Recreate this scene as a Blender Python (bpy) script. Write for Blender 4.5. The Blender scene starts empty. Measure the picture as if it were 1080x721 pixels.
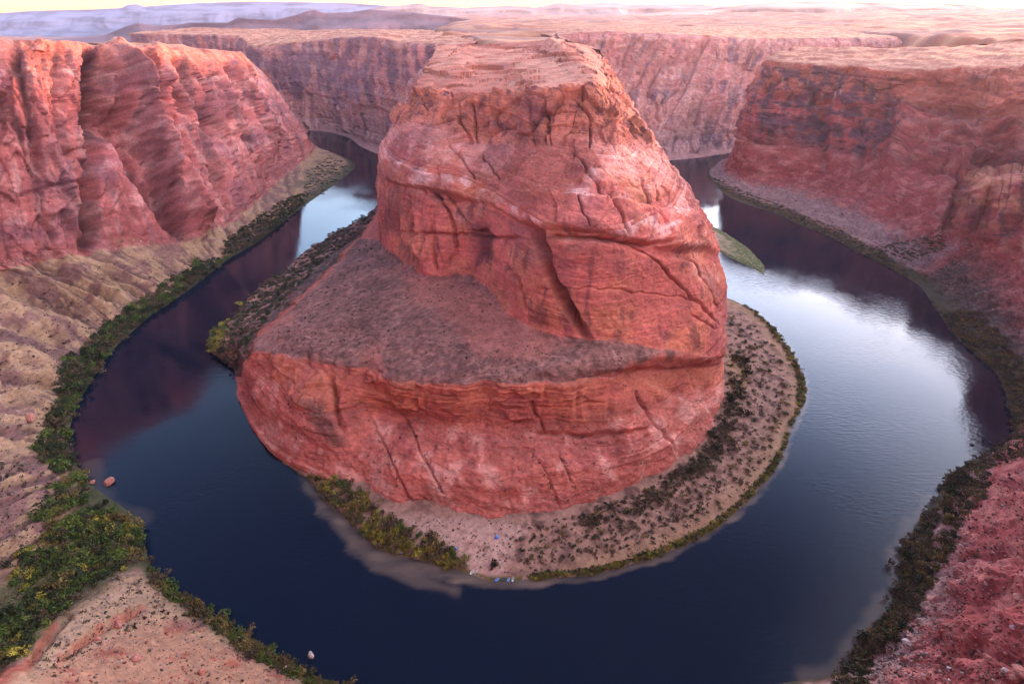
import bpy, bmesh, math, random
import numpy as np
from mathutils import Vector

# ------------------------------------------------------------------ camera, sky, sun, exposure
R = math.radians
scene = bpy.context.scene
col = scene.collection
EYE = 300.0                                   # metres above the river
FPX, CU, CV = 560.0, 540.0, 360.5             # focal length and centre of the 1080 x 721 photograph
PITCH = math.atan((360.5 - 14.0) / FPX)
SP, CP = math.sin(PITCH), math.cos(PITCH)
cam = bpy.data.cameras.new('camera')
cam.sensor_width = 36.0
cam.lens = 36.0 * FPX / 1080.0
cam.clip_start, cam.clip_end = 1.0, 90000.0
cam_o = bpy.data.objects.new('camera', cam)
cam_o.location = (0, 0, EYE)
cam_o.rotation_euler = (math.pi / 2 - PITCH, 0, 0)
col.objects.link(cam_o)
scene.camera = cam_o

SUN_AZ, SUN_EL = R(42), R(3.2)                # azimuth to the right of the view direction
world = bpy.data.worlds.new('World')
scene.world = world
world.use_nodes = True
wn = world.node_tree.nodes
bg = wn['Background']
sky = wn.new('ShaderNodeTexSky')
sky.sky_type = 'NISHITA'
sky.sun_disc = False
sky.sun_elevation = SUN_EL
sky.sun_rotation = SUN_AZ
sky.altitude = 1200
sky.air_density, sky.dust_density, sky.ozone_density = 1.0, 1.5, 1.0
wl = world.node_tree.links
# a twilight arch: glow added low over the sunset side to brighten the river, darker overhead
def wmath(op, *ins):
    q = wn.new('ShaderNodeMath'); q.operation = op
    for k_, i_ in enumerate(ins):
        if isinstance(i_, (int, float)): q.inputs[k_].default_value = i_
        else: wl.new(i_, q.inputs[k_])
    return q.outputs[0]
def wramp(sock, a, b, lo, hi):
    q = wn.new('ShaderNodeMapRange'); q.interpolation_type = 'SMOOTHSTEP'
    wl.new(sock, q.inputs['Value'])
    for k_, v_ in zip(('From Min', 'From Max', 'To Min', 'To Max'), (a, b, lo, hi)): q.inputs[k_].default_value = v_
    return q.outputs[0]
wt = wn.new('ShaderNodeTexCoord'); wx = wn.new('ShaderNodeSeparateXYZ')
wl.new(wt.outputs['Generated'], wx.inputs[0])
flat = wmath('SQRT', wmath('MAXIMUM', wmath('SUBTRACT', 1.0, wmath('MULTIPLY', wx.outputs[2], wx.outputs[2])), 0.01))
def toward(az):
    d_ = wmath('ADD', wmath('MULTIPLY', wx.outputs[0], math.sin(az)), wmath('MULTIPLY', wx.outputs[1], math.cos(az)))
    return wmath('DIVIDE', d_, flat)
def wmix(fac, a, b):
    q = wn.new('ShaderNodeMix'); q.data_type = 'RGBA'
    for k_, v_ in (('A', a), ('B', b)):
        if isinstance(v_, tuple): q.inputs[k_].default_value = v_ + (1,)
        else: wl.new(v_, q.inputs[k_])
    wl.new(fac, q.inputs['Factor']); return q.outputs['Result']
arch = wmath('MULTIPLY', wramp(wx.outputs[2], 0.40, 0.78, 1.0, 0.0), wramp(toward(R(45)), 0.0, 0.95, 0.34, 1.0))
archcol = wmix(wramp(wx.outputs[2], 0.06, 0.36, 0.0, 1.0), (2.3, 0.96, 0.33), (6.2, 6.1, 7.3))
# unseen fill light added to the sky, high behind the viewer's right shoulder
fillf = wmath('MULTIPLY', wmath('MULTIPLY', wramp(wx.outputs[2], 0.30, 0.62, 0.0, 1.0), wramp(wx.outputs[2], 0.80, 0.97, 1.0, 0.0)), wramp(toward(R(112)), 0.25, 0.95, 0.0, 1.0))
basecol = wmix(wramp(wx.outputs[2], 0.02, 0.20, 0.0, 1.0), (2.0, 1.75, 1.95), (0.46, 0.50, 0.78))
tint = wmix(fillf, wmix(arch, basecol, archcol), (13.5, 9.4, 7.9))
vmul = wn.new('ShaderNodeVectorMath'); vmul.operation = 'MULTIPLY'
wl.new(sky.outputs[0], vmul.inputs[0]); wl.new(tint, vmul.inputs[1])
wl.new(vmul.outputs[0], bg.inputs[0])
bg.inputs[1].default_value = 0.15
sun = bpy.data.lights.new('sun', 'SUN')
sun.energy = 2.0
sun.angle = R(3.0)
sun.color = (1.0, 0.55, 0.28)
sun_o = bpy.data.objects.new('sun', sun)
sd = Vector((math.sin(SUN_AZ) * math.cos(SUN_EL), math.cos(SUN_AZ) * math.cos(SUN_EL), math.sin(SUN_EL)))
sun_o.rotation_euler = sd.to_track_quat('Z', 'Y').to_euler()
sun_o.location = (400, 800, 700)
col.objects.link(sun_o)
vs = scene.view_settings
vs.view_transform, vs.look, vs.exposure, vs.gamma = 'Standard', 'None', 2.45, 1.0
vs.use_curve_mapping = False
scene.cycles.max_bounces = 6
scene.cycles.diffuse_bounces = 3
scene.cycles.volume_bounces = 0
HAZE = 0.17e-4
scene.render.filter_size = 1.1
scene.cycles.use_denoising = True
scene.cycles.denoiser = 'OPENIMAGEDENOISE'
scene.cycles.denoising_input_passes = 'RGB_ALBEDO_NORMAL'
scene.cycles.denoising_prefilter = 'ACCURATE'

# ------------------------------------------------------------------ numeric helpers
RNG = np.random.default_rng(11)
PERM = np.concatenate([RNG.permutation(256)] * 3).astype(np.int32)
_g = RNG.normal(size=(256, 3)); GRAD = (_g / np.linalg.norm(_g, axis=1, keepdims=True)).astype(np.float32)

def pn(x, y, z=0.0):
    """gradient noise, about -0.7 .. 0.7"""
    x, y, z = np.broadcast_arrays(np.asarray(x, np.float32), np.asarray(y, np.float32), np.asarray(z, np.float32))
    xi, yi, zi = np.floor(x), np.floor(y), np.floor(z)
    fx, fy, fz = x - xi, y - yi, z - zi
    xi, yi, zi = (xi.astype(np.int32) & 255), (yi.astype(np.int32) & 255), (zi.astype(np.int32) & 255)
    u, v, w = (f * f * f * (f * (f * 6 - 15) + 10) for f in (fx, fy, fz))
    out = 0
    for dx in (0, 1):
        a = PERM[xi + dx]
        for dy in (0, 1):
            b = PERM[a + yi + dy]
            for dz in (0, 1):
                g = GRAD[PERM[b + zi + dz]]
                n = g[..., 0] * (fx - dx) + g[..., 1] * (fy - dy) + g[..., 2] * (fz - dz)
                out = out + n * (u if dx else 1 - u) * (v if dy else 1 - v) * (w if dz else 1 - w)
    return out * 1.3

def fbm(x, y, z=0.0, o=4, g=0.5):
    s, a = 0, 1.0
    for k in range(o):
        s = s + a * pn(x * 2.03 ** k + 17.3 * k, y * 2.03 ** k + 5.1 * k, z * 2.03 ** k + 9.7 * k)
        a *= g
    return s

def crease(n, w=0.12):
    """1 on the zero line of a noise field, 0 away from it"""
    return np.clip(1 - np.abs(n) / w, 0, 1)

RTAB = RNG.random((256, 6)).astype(np.float32)
def blocks(x, y, z, tilt=1.2):
    """angular blocks: a piecewise tilted offset per cell (-1..1) and the distance to the cell's edge"""
    x, y, z = (np.asarray(q, np.float32) - 0.5 for q in np.broadcast_arrays(x, y, z))
    xi, yi, zi = np.floor(x), np.floor(y), np.floor(z)
    f1 = np.full(x.shape, 9.0, np.float32); f2 = f1.copy(); val = np.zeros(x.shape, np.float32); rid = val.copy()
    for dx in (0, 1):
        for dy in (0, 1):
            for dz in (0, 1):
                h = PERM[PERM[PERM[(xi + dx).astype(np.int32) & 255] + ((yi + dy).astype(np.int32) & 255)] + ((zi + dz).astype(np.int32) & 255)]
                r = RTAB[h]
                ox, oy, oz = x - xi - dx - (r[..., 0] - .5) * .8, y - yi - dy - (r[..., 1] - .5) * .8, z - zi - dz - (r[..., 2] - .5) * .8
                d = np.sqrt(ox * ox + oy * oy + oz * oz)
                v_ = (r[..., 3] - .5) * 2 + tilt * (ox * (r[..., 4] - .5) + oy * (r[..., 5] - .5) + oz * (r[..., 0] - .5)) * 2
                n_ = d < f1
                f2 = np.where(n_, f1, np.minimum(f2, d)); val = np.where(n_, v_, val); rid = np.where(n_, r[..., 4], rid); f1 = np.where(n_, d, f1)
    return val, f2 - f1, rid

def beds(z, h, seed=0):
    """layered rock: a random offset per bed and a groove along the bedding planes"""
    z = z / h; z = z + 0.35 * np.sin(z * 1.7 + seed)
    i = np.floor(z); f = z - i
    r = RTAB[(i.astype(np.int32) * 7 + seed * 31) & 255]
    return (r[..., 1] - .5) * 2, np.exp(-(f / .14) ** 2) * r[..., 2], r[..., 3]

def ss(a, b, x):
    t = np.clip((x - a) / (b - a), 0, 1)
    return t * t * (3 - 2 * t)

def win(x, a, b, s=0.3):
    return ss(a - s, a + s, x) * (1 - ss(b - s, b + s, x))

def at(u, v, z=None, Y=None):
    """the point seen at (u, v) of the photograph at height z or at forward distance Y"""
    x, y = (u - CU) / FPX, -(v - CV) / FPX
    d = np.array([x, CP + y * SP, -SP + y * CP])
    t = (z - EYE) / d[2] if Y is None else Y / d[1]
    return np.array([0, 0, EYE]) + t * d

def proj(P):
    """where points stand in the photograph"""
    X, Y, Z = P[..., 0], P[..., 1], P[..., 2] - EYE
    dep = np.maximum(Y * CP - Z * SP, 1e-3)
    return CU + FPX * X / dep, CV - FPX * (Y * SP + Z * CP) / dep

def pchip(A, t):
    """monotone cubic through rows A[0..n-1] at parameters t"""
    A = np.asarray(A, float); n = len(A)
    d = np.diff(A, axis=0)
    m = np.zeros_like(A)
    p = d[:-1] * d[1:]
    m[1:-1] = np.where(p > 0, 2 * p / np.where(p > 0, d[:-1] + d[1:], 1), 0)
    m[0], m[-1] = d[0], d[-1]
    i = np.clip(np.floor(t).astype(int), 0, n - 2)
    f = (t - i).reshape((-1,) + (1,) * (A.ndim - 1))
    return ((1 + 2 * f) * (1 - f) ** 2 * A[i] + f * (1 - f) ** 2 * m[i]
            + f * f * (3 - 2 * f) * A[i + 1] + f * f * (f - 1) * m[i + 1])

def pt(p):
    if p[0] == 'w': return np.array(p[1:], float)
    if p[0] == 'q': return at(p[1], p[2], Y=p[3])
    return at(*p)

def Q(u, v, Y): return ('q', u, v, Y)
def W(x, y, z): return ('w', x, y, z)

def loft(stations, ns, nt):
    """a dense grid through profile stations; returns base points, station parameter, profile parameter"""
    K = np.array([[pt(p) for p in s] for s in stations])
    cs, ct = np.linspace(0, len(K) - 1, 16 * (len(K) - 1) + 1), np.linspace(0, K.shape[1] - 1, 12 * (K.shape[1] - 1) + 1)
    G = pchip(pchip(K, cs).swapaxes(0, 1), ct)                        # (t, s, 3)
    u, v = proj(G)
    u, v = np.clip(u, -60, 1140), np.clip(v, -20, 760)
    def spread(axis, c, n):
        L = np.hypot(np.diff(u, axis=axis), np.diff(v, axis=axis))
        L = np.percentile(L, 80, axis=1 - axis) + 0.25
        cum = np.concatenate([[0], np.cumsum(L)])
        return np.interp(np.linspace(0, cum[-1], n), cum, c)
    t = spread(0, ct, nt); s = spread(1, cs, ns)
    P = pchip(pchip(K, s).swapaxes(0, 1), t)
    return P, np.broadcast_to(s[None, :], P.shape[:2]), np.broadcast_to(t[:, None], P.shape[:2])

def normals(P):
    a, b = np.gradient(P, axis=0), np.gradient(P, axis=1)
    n = np.cross(b, a)
    return n / (np.linalg.norm(n, axis=-1, keepdims=True) + 1e-9)

def dist_line(u, v, line):
    """distance to a polyline, position along it 0..1, signed side"""
    best = np.full(u.shape, 1e9); al = np.zeros(u.shape); sd_ = np.zeros(u.shape)
    n = len(line) - 1
    for k in range(n):
        (x0, y0), (x1, y1) = line[k], line[k + 1]
        dx, dy = x1 - x0, y1 - y0
        f = np.clip(((u - x0) * dx + (v - y0) * dy) / (dx * dx + dy * dy), 0, 1)
        d = np.hypot(u - x0 - f * dx, v - y0 - f * dy)
        m = d < best
        best = np.where(m, d, best); al = np.where(m, (k + f) / n, al)
        sd_ = np.where(m, np.sign((u - x0) * dy - (v - y0) * dx), sd_)
    return best, al, sd_

def inside(u, v, poly, soft=6.0):
    """1 inside a polygon, 0 outside, soft edge"""
    c = np.zeros(u.shape, bool)
    n = len(poly)
    for k in range(n):
        (x0, y0), (x1, y1) = poly[k], poly[(k + 1) % n]
        c ^= ((y0 > v) != (y1 > v)) & (u < (x1 - x0) * (v - y0) / ((y1 - y0) or 1e-9) + x0)
    d, _, _ = dist_line(u, v, list(poly) + [poly[0]])
    return ss(-soft, soft, np.where(c, d, -d))

def mix(a, b, m):
    return a + (np.asarray(b) - a) * m[..., None]

def mesh_grid(name, P, C, mat, smooth=True, flip=False):
    nt, ns = P.shape[:2]
    me = bpy.data.meshes.new(name)
    me.vertices.add(nt * ns)
    me.vertices.foreach_set('co', P.reshape(-1).astype(np.float32))
    i = np.arange(nt * ns).reshape(nt, ns)
    q = np.stack([i[:-1, :-1], i[:-1, 1:], i[1:, 1:], i[1:, :-1]], -1).reshape(-1, 4)
    if flip: q = q[:, ::-1]
    nf = len(q)
    me.loops.add(nf * 4); me.loops.foreach_set('vertex_index', q.reshape(-1).astype(np.int32))
    me.polygons.add(nf)
    me.polygons.foreach_set('loop_start', np.arange(0, nf * 4, 4, dtype=np.int32))
    me.polygons.foreach_set('use_smooth', np.full(nf, smooth, bool))
    me.update(calc_edges=True)
    if C is not None:
        at_ = me.color_attributes.new('rock_colour', 'FLOAT_COLOR', 'POINT')
        buf = np.ones((nt * ns, 4), np.float32); buf[:, :3] = np.clip(C.reshape(-1, 3), 0.003, 1)
        at_.data.foreach_set('color', buf.reshape(-1))
    me.materials.append(mat)
    o = bpy.data.objects.new(name, me)
    col.objects.link(o)
    return o

def tri_mesh(name, V, F, mats, midx=None, colour=None):
    """triangles or quads from numpy arrays"""
    me = bpy.data.meshes.new(name)
    k = F.shape[1]
    me.vertices.add(len(V)); me.vertices.foreach_set('co', np.asarray(V, np.float32).reshape(-1))
    me.loops.add(len(F) * k); me.loops.foreach_set('vertex_index', F.reshape(-1).astype(np.int32))
    me.polygons.add(len(F)); me.polygons.foreach_set('loop_start', np.arange(0, len(F) * k, k, dtype=np.int32))
    for m in mats: me.materials.append(m)
    if midx is not None: me.polygons.foreach_set('material_index', midx.astype(np.int32))
    me.update(calc_edges=True)
    if colour is not None:
        a = me.color_attributes.new('leaf_colour', 'FLOAT_COLOR', 'POINT')
        buf = np.ones((len(V), 4), np.float32); buf[:, :3] = colour
        a.data.foreach_set('color', buf.reshape(-1))
    return me

def structure(o, label=None):
    o['kind'] = 'structure'
    if label: o['label'] = label
    return o

def tag(o, label, cat, group=None):
    o['label'] = label; o['category'] = cat
    if group: o['group'] = group
    return o

# ------------------------------------------------------------------ materials
def new_mat(name):
    m = bpy.data.materials.new(name); m.use_nodes = True
    nt = m.node_tree
    return m, nt.nodes, nt.links, nt.nodes['Principled BSDF']

def rock_material(name, bump=1.0, grain=0.5, speck=0.25, bedding=0.0):
    m, n, l, b = new_mat(name)
    a = n.new('ShaderNodeAttribute'); a.attribute_name = 'rock_colour'
    geo = n.new('ShaderNodeNewGeometry')
    def noise(s, det, rough=0.6):
        t = n.new('ShaderNodeTexNoise'); t.inputs['Scale'].default_value = s
        t.inputs['Detail'].default_value = det; t.inputs['Roughness'].default_value = rough
        l.new(geo.outputs['Position'], t.inputs['Vector']); return t
    n1, n2 = noise(0.35, 5, 0.7), noise(0.06, 4)
    r1 = n.new('ShaderNodeMapRange'); r1.inputs['From Min'].default_value = 0.3; r1.inputs['From Max'].default_value = 0.7
    r1.inputs['To Min'].default_value = 1 - speck; r1.inputs['To Max'].default_value = 1 + speck
    l.new(n1.outputs['Fac'], r1.inputs['Value'])
    r2 = n.new('ShaderNodeMapRange'); r2.inputs['From Min'].default_value = 0.3; r2.inputs['From Max'].default_value = 0.7
    r2.inputs['To Min'].default_value = 0.85; r2.inputs['To Max'].default_value = 1.15
    l.new(n2.outputs['Fac'], r2.inputs['Value'])
    mu = n.new('ShaderNodeMath'); mu.operation = 'MULTIPLY'
    l.new(r1.outputs[0], mu.inputs[0]); l.new(r2.outputs[0], mu.inputs[1])
    vm = n.new('ShaderNodeVectorMath'); vm.operation = 'SCALE'
    l.new(a.outputs['Color'], vm.inputs[0]); l.new(mu.outputs[0], vm.inputs['Scale'])
    l.new(vm.outputs[0], b.inputs['Base Color'])
    if bedding:
        wp = noise(0.02, 3)
        ad = n.new('ShaderNodeVectorMath'); ad.operation = 'MULTIPLY_ADD'
        l.new(wp.outputs['Color'], ad.inputs[0]); ad.inputs[1].default_value = (0, 0, 26); l.new(geo.outputs['Position'], ad.inputs[2])
        sc_n = n.new('ShaderNodeVectorMath'); sc_n.operation = 'MULTIPLY'; sc_n.inputs[1].default_value = (0.035, 0.035, 0.75)
        l.new(ad.outputs[0], sc_n.inputs[0])
        tb = n.new('ShaderNodeTexNoise'); tb.inputs['Scale'].default_value = 1.0; tb.inputs['Detail'].default_value = 4; tb.inputs['Roughness'].default_value = 0.65
        l.new(sc_n.outputs[0], tb.inputs['Vector'])
        rb2 = n.new('ShaderNodeMapRange'); rb2.inputs['From Min'].default_value = 0.32; rb2.inputs['From Max'].default_value = 0.68
        rb2.inputs['To Min'].default_value = 1 - bedding; rb2.inputs['To Max'].default_value = 1 + bedding
        l.new(tb.outputs['Fac'], rb2.inputs['Value'])
        m3 = n.new('ShaderNodeMath'); m3.operation = 'MULTIPLY'; l.new(mu.outputs[0], m3.inputs[0]); l.new(rb2.outputs[0], m3.inputs[1])
        l.new(m3.outputs[0], vm.inputs['Scale'])
    b.inputs['Roughness'].default_value = 0.92
    b.inputs['Specular IOR Level'].default_value = 0.2
    nb = noise(grain, 6, 0.7)
    bp = n.new('ShaderNodeBump'); bp.inputs['Strength'].default_value = 0.6; bp.inputs['Distance'].default_value = bump
    l.new(nb.outputs['Fac'], bp.inputs['Height']); l.new(bp.outputs[0], b.inputs['Normal'])
    if bedding:
        b2_ = n.new('ShaderNodeBump'); b2_.inputs['Strength'].default_value = 0.7; b2_.inputs['Distance'].default_value = 1.5
        l.new(tb.outputs['Fac'], b2_.inputs['Height']); l.new(bp.outputs[0], b2_.inputs['Normal']); l.new(b2_.outputs[0], b.inputs['Normal'])
    return m

M_ROCK = rock_material('weathered_sandstone', 1.6, 0.3, 0.25, 0.20)
M_JOINT = rock_material('jointed_sandstone', 2.0, 0.3, 0.3, 0.06)
M_SOIL = rock_material('sandy_soil', 0.8, 0.6)
M_FAR = rock_material('distant_desert', 4.0, 0.03, 0.2)

# ------------------------------------------------------------------ shorelines traced along the water's edge
INNER = [(396, 222), (352, 246), (318, 264), (290, 290), (262, 301), (235, 325), (215, 345), (212, 362), (232, 374), (246, 392),
         (256, 432), (272, 462), (298, 488), (325, 505), (345, 525), (370, 551), (390, 569), (410, 581), (440, 590), (470, 597),
         (490, 603), (520, 612), (560, 611), (610, 608), (650, 600), (700, 584), (740, 566), (775, 541), (800, 516), (822, 486),
         (835, 450), (848, 425), (849, 402), (838, 376), (820, 350), (800, 331), (776, 318), (764, 313)]

# ------------------------------------------------------------------ the butte
RED, ORANGE = np.array((0.50, 0.125, 0.098)), np.array((0.53, 0.165, 0.10))
PINK, PALE = np.array((0.60, 0.24, 0.20)), np.array((0.64, 0.32, 0.28))
VARNISH_SHADE, MAUVE = np.array((0.085, 0.025, 0.038)), np.array((0.19, 0.085, 0.074))
TAN, DUST = np.array((0.37, 0.225, 0.135)), np.array((0.50, 0.26, 0.19))
DARKSCRUB = np.array((0.07, 0.045, 0.04))

butte_st = [
 [W(250-520, 1250, -2), W(-262, 1250, 12), W(-255, 1250, 25), W(-246, 1245, 40), W(-238, 1240, 52), W(-230, 1235, 62), W(-222, 1230, 115), W(-216, 1230, 150), W(-210, 1230, 180), W(-175, 1230, 210), W(-140, 1240, 240), W(-110, 1260, 246), W(-70, 1300, 250)],
 [(397, 221, -1), W(-232, 900, 14), W(-222, 890, 28), W(-210, 880, 40), W(-200, 872, 52), W(-188, 862, 62), W(-180, 855, 115), W(-174, 850, 140), W(-168, 848, 160), W(-135, 850, 205), W(-108, 860, 237), W(-95, 930, 245), W(-70, 1100, 250)],
 [(352, 246, -1), (362, 247, 12), (372, 246, 26), (385, 243, 45), (392, 243, 53), (400, 243, 60), Q(398, 205, 655), Q(399, 180, 658), Q(402, 160, 660), Q(416, 128, 675), Q(440, 90, 700), Q(452, 68, 850), Q(462, 49, 1100)],
 [(285, 293, -1), (302, 297, 12), (318, 300, 26), (335, 300, 42), (385, 283, 62), (428, 276, 78), Q(425, 230, 535), Q(425, 195, 545), Q(432, 165, 560), Q(446, 130, 590), Q(469, 97, 630), Q(480, 70, 800), Q(480, 48, 1100)],
 [(222, 352, -1), (242, 352, 12), (257, 352, 26), (290, 340, 42), (380, 312, 66), (458, 291, 82), Q(455, 240, 488), Q(455, 200, 500), Q(460, 170, 525), Q(475, 140, 560), Q(497, 100, 590), Q(505, 75, 780), Q(505, 47, 1100)],
 [(247, 393, -1), (252, 384, 15), (256, 376, 28), (264, 366, 40), (365, 333, 66), (490, 289, 86), Q(490, 250, 478), Q(492, 210, 488), Q(495, 178, 515), Q(506, 148, 545), Q(522, 98, 575), Q(525, 75, 770), Q(525, 47, 1100)],
 [(257, 435, -1), (275, 424, 22), (289, 404, 40), (300, 374, 52), (395, 343, 70), (515, 302, 88), Q(515, 260, 452), Q(518, 215, 464), Q(522, 180, 495), Q(530, 150, 530), Q(545, 97, 560), Q(545, 73, 760), Q(545, 46, 1100)],
 [(290, 482, -1), (318, 461, 22), (336, 434, 42), (355, 385, 58), (440, 362, 74), (545, 335, 88), Q(548, 285, 390), Q(552, 235, 402), Q(555, 190, 445), Q(558, 150, 495), Q(568, 95, 530), Q(565, 72, 750), Q(560, 45, 1100)],
 [(348, 512, -1), (383, 489, 15.4), (402, 432, 35.1), (420, 398, 65), (490, 376, 77), (580, 351, 87), Q(582, 295, 366), Q(585, 240, 376), Q(590, 192, 425), Q(590, 150, 480), Q(598, 93, 520), Q(585, 70, 740), Q(570, 44, 1100)],
 [(430, 540, -1), (450, 505, 17.5), (470, 445, 39), (480, 403, 70), (540, 380, 79), (615, 357, 87), Q(617, 300, 358), Q(620, 243, 368), Q(625, 192, 420), Q(622, 150, 475), Q(619, 92, 520), Q(600, 68, 720), Q(575, 43, 1100)],
 [(520, 553, -1), (525, 515, 18.2), (530, 450, 41.3), (535, 406, 73), (590, 386, 80), (650, 361, 86), Q(652, 305, 362), Q(655, 250, 372), Q(655, 195, 425), Q(648, 150, 485), Q(630, 90, 530), Q(612, 66, 720), Q(578, 42, 1100)],
 [(600, 545, -1), (603, 505, 18.2), (600, 450, 40.6), (600, 401, 72), (640, 386, 77), (690, 366, 80), Q(695, 315, 375), Q(692, 258, 388), Q(690, 200, 440), Q(670, 150, 510), Q(638, 92, 550), Q(622, 68, 720), Q(580, 41, 1100)],
 [(670, 520, -1), (672, 480, 22), (667, 432, 45), (662, 396, 61), (692, 384, 66), (725, 371, 70), Q(733, 320, 385), Q(722, 262, 405), Q(712, 205, 460), Q(685, 152, 530), Q(641, 95, 560), Q(628, 70, 720), Q(582, 41, 1100)],
 [(735, 480, -1), (727, 448, 16), (717, 414, 34), (715, 389, 49), (735, 383, 51), (752, 376, 52), Q(758, 320, 420), Q(742, 262, 440), Q(724, 205, 490), Q(690, 155, 550), Q(642, 97, 575), Q(630, 72, 720), Q(583, 41, 1100)],
 [(763, 430, -1), (764, 410, 8), (764, 395, 15), (763, 380, 25), (763, 374, 30), (763, 368, 34), Q(766, 315, 455), Q(757, 268, 470), Q(735, 215, 515), Q(694, 158, 570), Q(642, 99, 600), Q(632, 74, 730), Q(584, 41, 1100)],
 [W(222, 520, -1), W(219, 522, 8), W(217, 524, 15), W(214, 526, 25), W(212, 528, 30), W(210, 530, 40), W(204, 540, 70), W(193, 550, 110), W(178, 580, 150), W(148, 620, 185), W(96, 660, 236), W(85, 760, 244), W(60, 1100, 252)],
 [W(255, 800, -1), W(250, 800, 8), W(246, 800, 15), W(240, 800, 25), W(236, 800, 35), W(232, 800, 50), W(220, 800, 90), W(205, 800, 120), W(190, 800, 150), W(165, 800, 190), W(128, 800, 236), W(110, 850, 245), W(70, 1100, 252)],
 [W(300, 1300, -1), W(292, 1300, 8), W(286, 1300, 15), W(280, 1300, 25), W(274, 1300, 35), W(268, 1300, 50), W(256, 1300, 90), W(240, 1300, 120), W(222, 1300, 150), W(200, 1300, 190), W(170, 1300, 238), W(130, 1300, 245), W(80, 1300, 252)],
]

def carve(P, N, u, v, feats):
    """push the surface along its normal near traced cracks (negative) and ribs (positive)"""
    D = np.zeros(u.shape)
    wu = u + 3.0 * pn(P[..., 0] / 9, P[..., 1] / 9, P[..., 2] / 9)
    wv = v + 3.0 * pn(P[..., 0] / 9 + 40, P[..., 1] / 9, P[..., 2] / 9)
    for line, w, amp in feats:
        d, al, _ = dist_line(wu, wv, line)
        D += amp * (np.clip(1 - d / (2.0 * w), 0, 1) if w > 2.9 else np.exp(-(d / w) ** 2)) * np.clip(np.minimum(al, 1 - al) * 8 + 0.15, 0, 1)
    return D

P, S, T = loft(butte_st, 1050, 800)
N = normals(P)
if N[400, 500, 1] > 0: N = -N
u, v = proj(P)
X, Y, Z = P[..., 0], P[..., 1], P[..., 2]
front = (S > 1.6) & (S < 14.2)
cliff = win(T, 5.05, 10.0, 0.15)
scarp = win(T, 2.0, 3.0, 0.15)
talus = 1 - ss(1.8, 2.2, T)
bench = win(T, 3.1, 5.0, 0.2)
upper = ss(9.9, 10.2, T)
rimz = win(T, 9.0, 10.0, 0.12)
cracks = [
 ([(556, 230), (565, 258), (578, 290), (597, 322), (620, 357)], 3.6, -11),
 ([(560, 240), (575, 278)], 5.0, -4.0),
 ([(410, 244), (480, 248), (552, 252)], 1.6, -2.5),
 ([(566, 250), (610, 249), (640, 252), (690, 257), (716, 253)], 2.0, -3.4),
 ([(640, 200), (655, 222), (664, 248)], 1.4, -2.6), ([(676, 185), (690, 222), (700, 240)], 1.2, -2.0),
 ([(600, 160), (640, 212)], 1.1, -1.6), ([(606, 208), (622, 240)], 1.0, -1.6), ([(690, 182), (697, 210)], 1.0, -1.5),
 ([(450, 196), (466, 212), (478, 238), (482, 270)], 1.8, -3.2), ([(468, 200), (484, 222), (495, 240)], 1.4, -2.4),
 ([(470, 145), (490, 172), (505, 195)], 1.1, -1.8), ([(505, 158), (525, 188)], 1.1, -1.8),
 ([(482, 105), (486, 130), (498, 150)], 1.6, -3.0), ([(503, 110), (502, 150)], 1.4, -2.8), ([(558, 105), (562, 150)], 1.8, -3.0),
 ([(576, 108), (575, 150)], 1.8, -3.5), ([(604, 98), (622, 128), (622, 160)], 1.5, -2.5), ([(650, 240), (700, 280), (760, 345)], 1.4, -1.8),
 ([(718, 256), (740, 292), (760, 330)], 1.5, -2.5), ([(724, 330), (756, 348)], 1.0, -1.2), ([(560, 306), (640, 305), (740, 316)], 1.0, -0.9),
 ([(415, 215), (420, 250), (428, 272)], 2.2, -2.5), ([(438, 215), (446, 280)], 2.0, 2.2), ([(430, 215), (437, 280)], 1.5, -2.2), ([(453, 230), (460, 288)], 1.6, -2.2),
 ([(503, 240), (506, 270)], 6.0, -5.0), ([(528, 275), (548, 300), (556, 330)], 1.6, -2.6),
 ([(385, 430), (420, 500), (432, 530)], 1.1, -1.2), ([(418, 420), (450, 490), (468, 522)], 1.1, -1.2),
 ([(440, 418), (445, 432)], 2.5, -3.0), ([(560, 425), (575, 455)], 1.5, -1.5), ([(668, 410), (690, 445), (714, 475)], 1.4, -1.8),
 ([(340, 395), (352, 420), (362, 460)], 3.0, -3.0), ([(560, 430), (612, 428), (640, 424)], 1.0, -1.2),
 ([(560, 475), (582, 510), (592, 535)], 1.0, -0.9), ([(590, 480), (603, 510)], 1.0, -0.9),
 ([(560, 456), (620, 459), (690, 452)], 2.0, -2.0),
]
D = np.where(front, 2.3 * carve(P, N, u, v, cracks), 0)
zz = Z + 5 * pn(X / 90, Y / 90) + 0.03 * X
b1, g1, c1 = beds(zz, 9.0, 1); b2, g2, c2 = beds(zz, 3.2, 2)
strata = 0.6 * b1 + 0.4 * b2
wx_, wy_, wz_ = X + 5 * pn(X / 20, Y / 20, Z / 20), Y + 5 * pn(X / 20 + 7, Y / 20, Z / 20), Z + 4 * pn(X / 20, Y / 20 + 9, Z / 20)
lean = wx_ - 0.45 * wz_
kb, ke, kr = blocks(lean / 46, wy_ / 60, wz_ / 34)
mb_, me_, mr_ = blocks(lean / 20, wy_ / 26, wz_ / 12)
rb_, re_, rr_ = blocks(lean / 21, wy_ / 24, wz_ / 26)
sb_, se_, sr_ = blocks(wx_ / 5, wy_ / 5, wz_ / 5)
big = fbm(X / 70, Y / 70, Z / 50, 3)
fine = fbm(X / 7, Y / 7, Z / 5, 5, 0.6)
edge = lambda e, w: 1 - ss(0, w, e)
shelf = 4.5 * win(T, 7.02, 7.7, 0.06) - 4.0 * win(T, 6.8, 6.98, 0.06)
low, mid_ = win(T, 5.0, 7.0, 0.08), win(T, 7.0, 9.0, 0.08)
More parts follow.
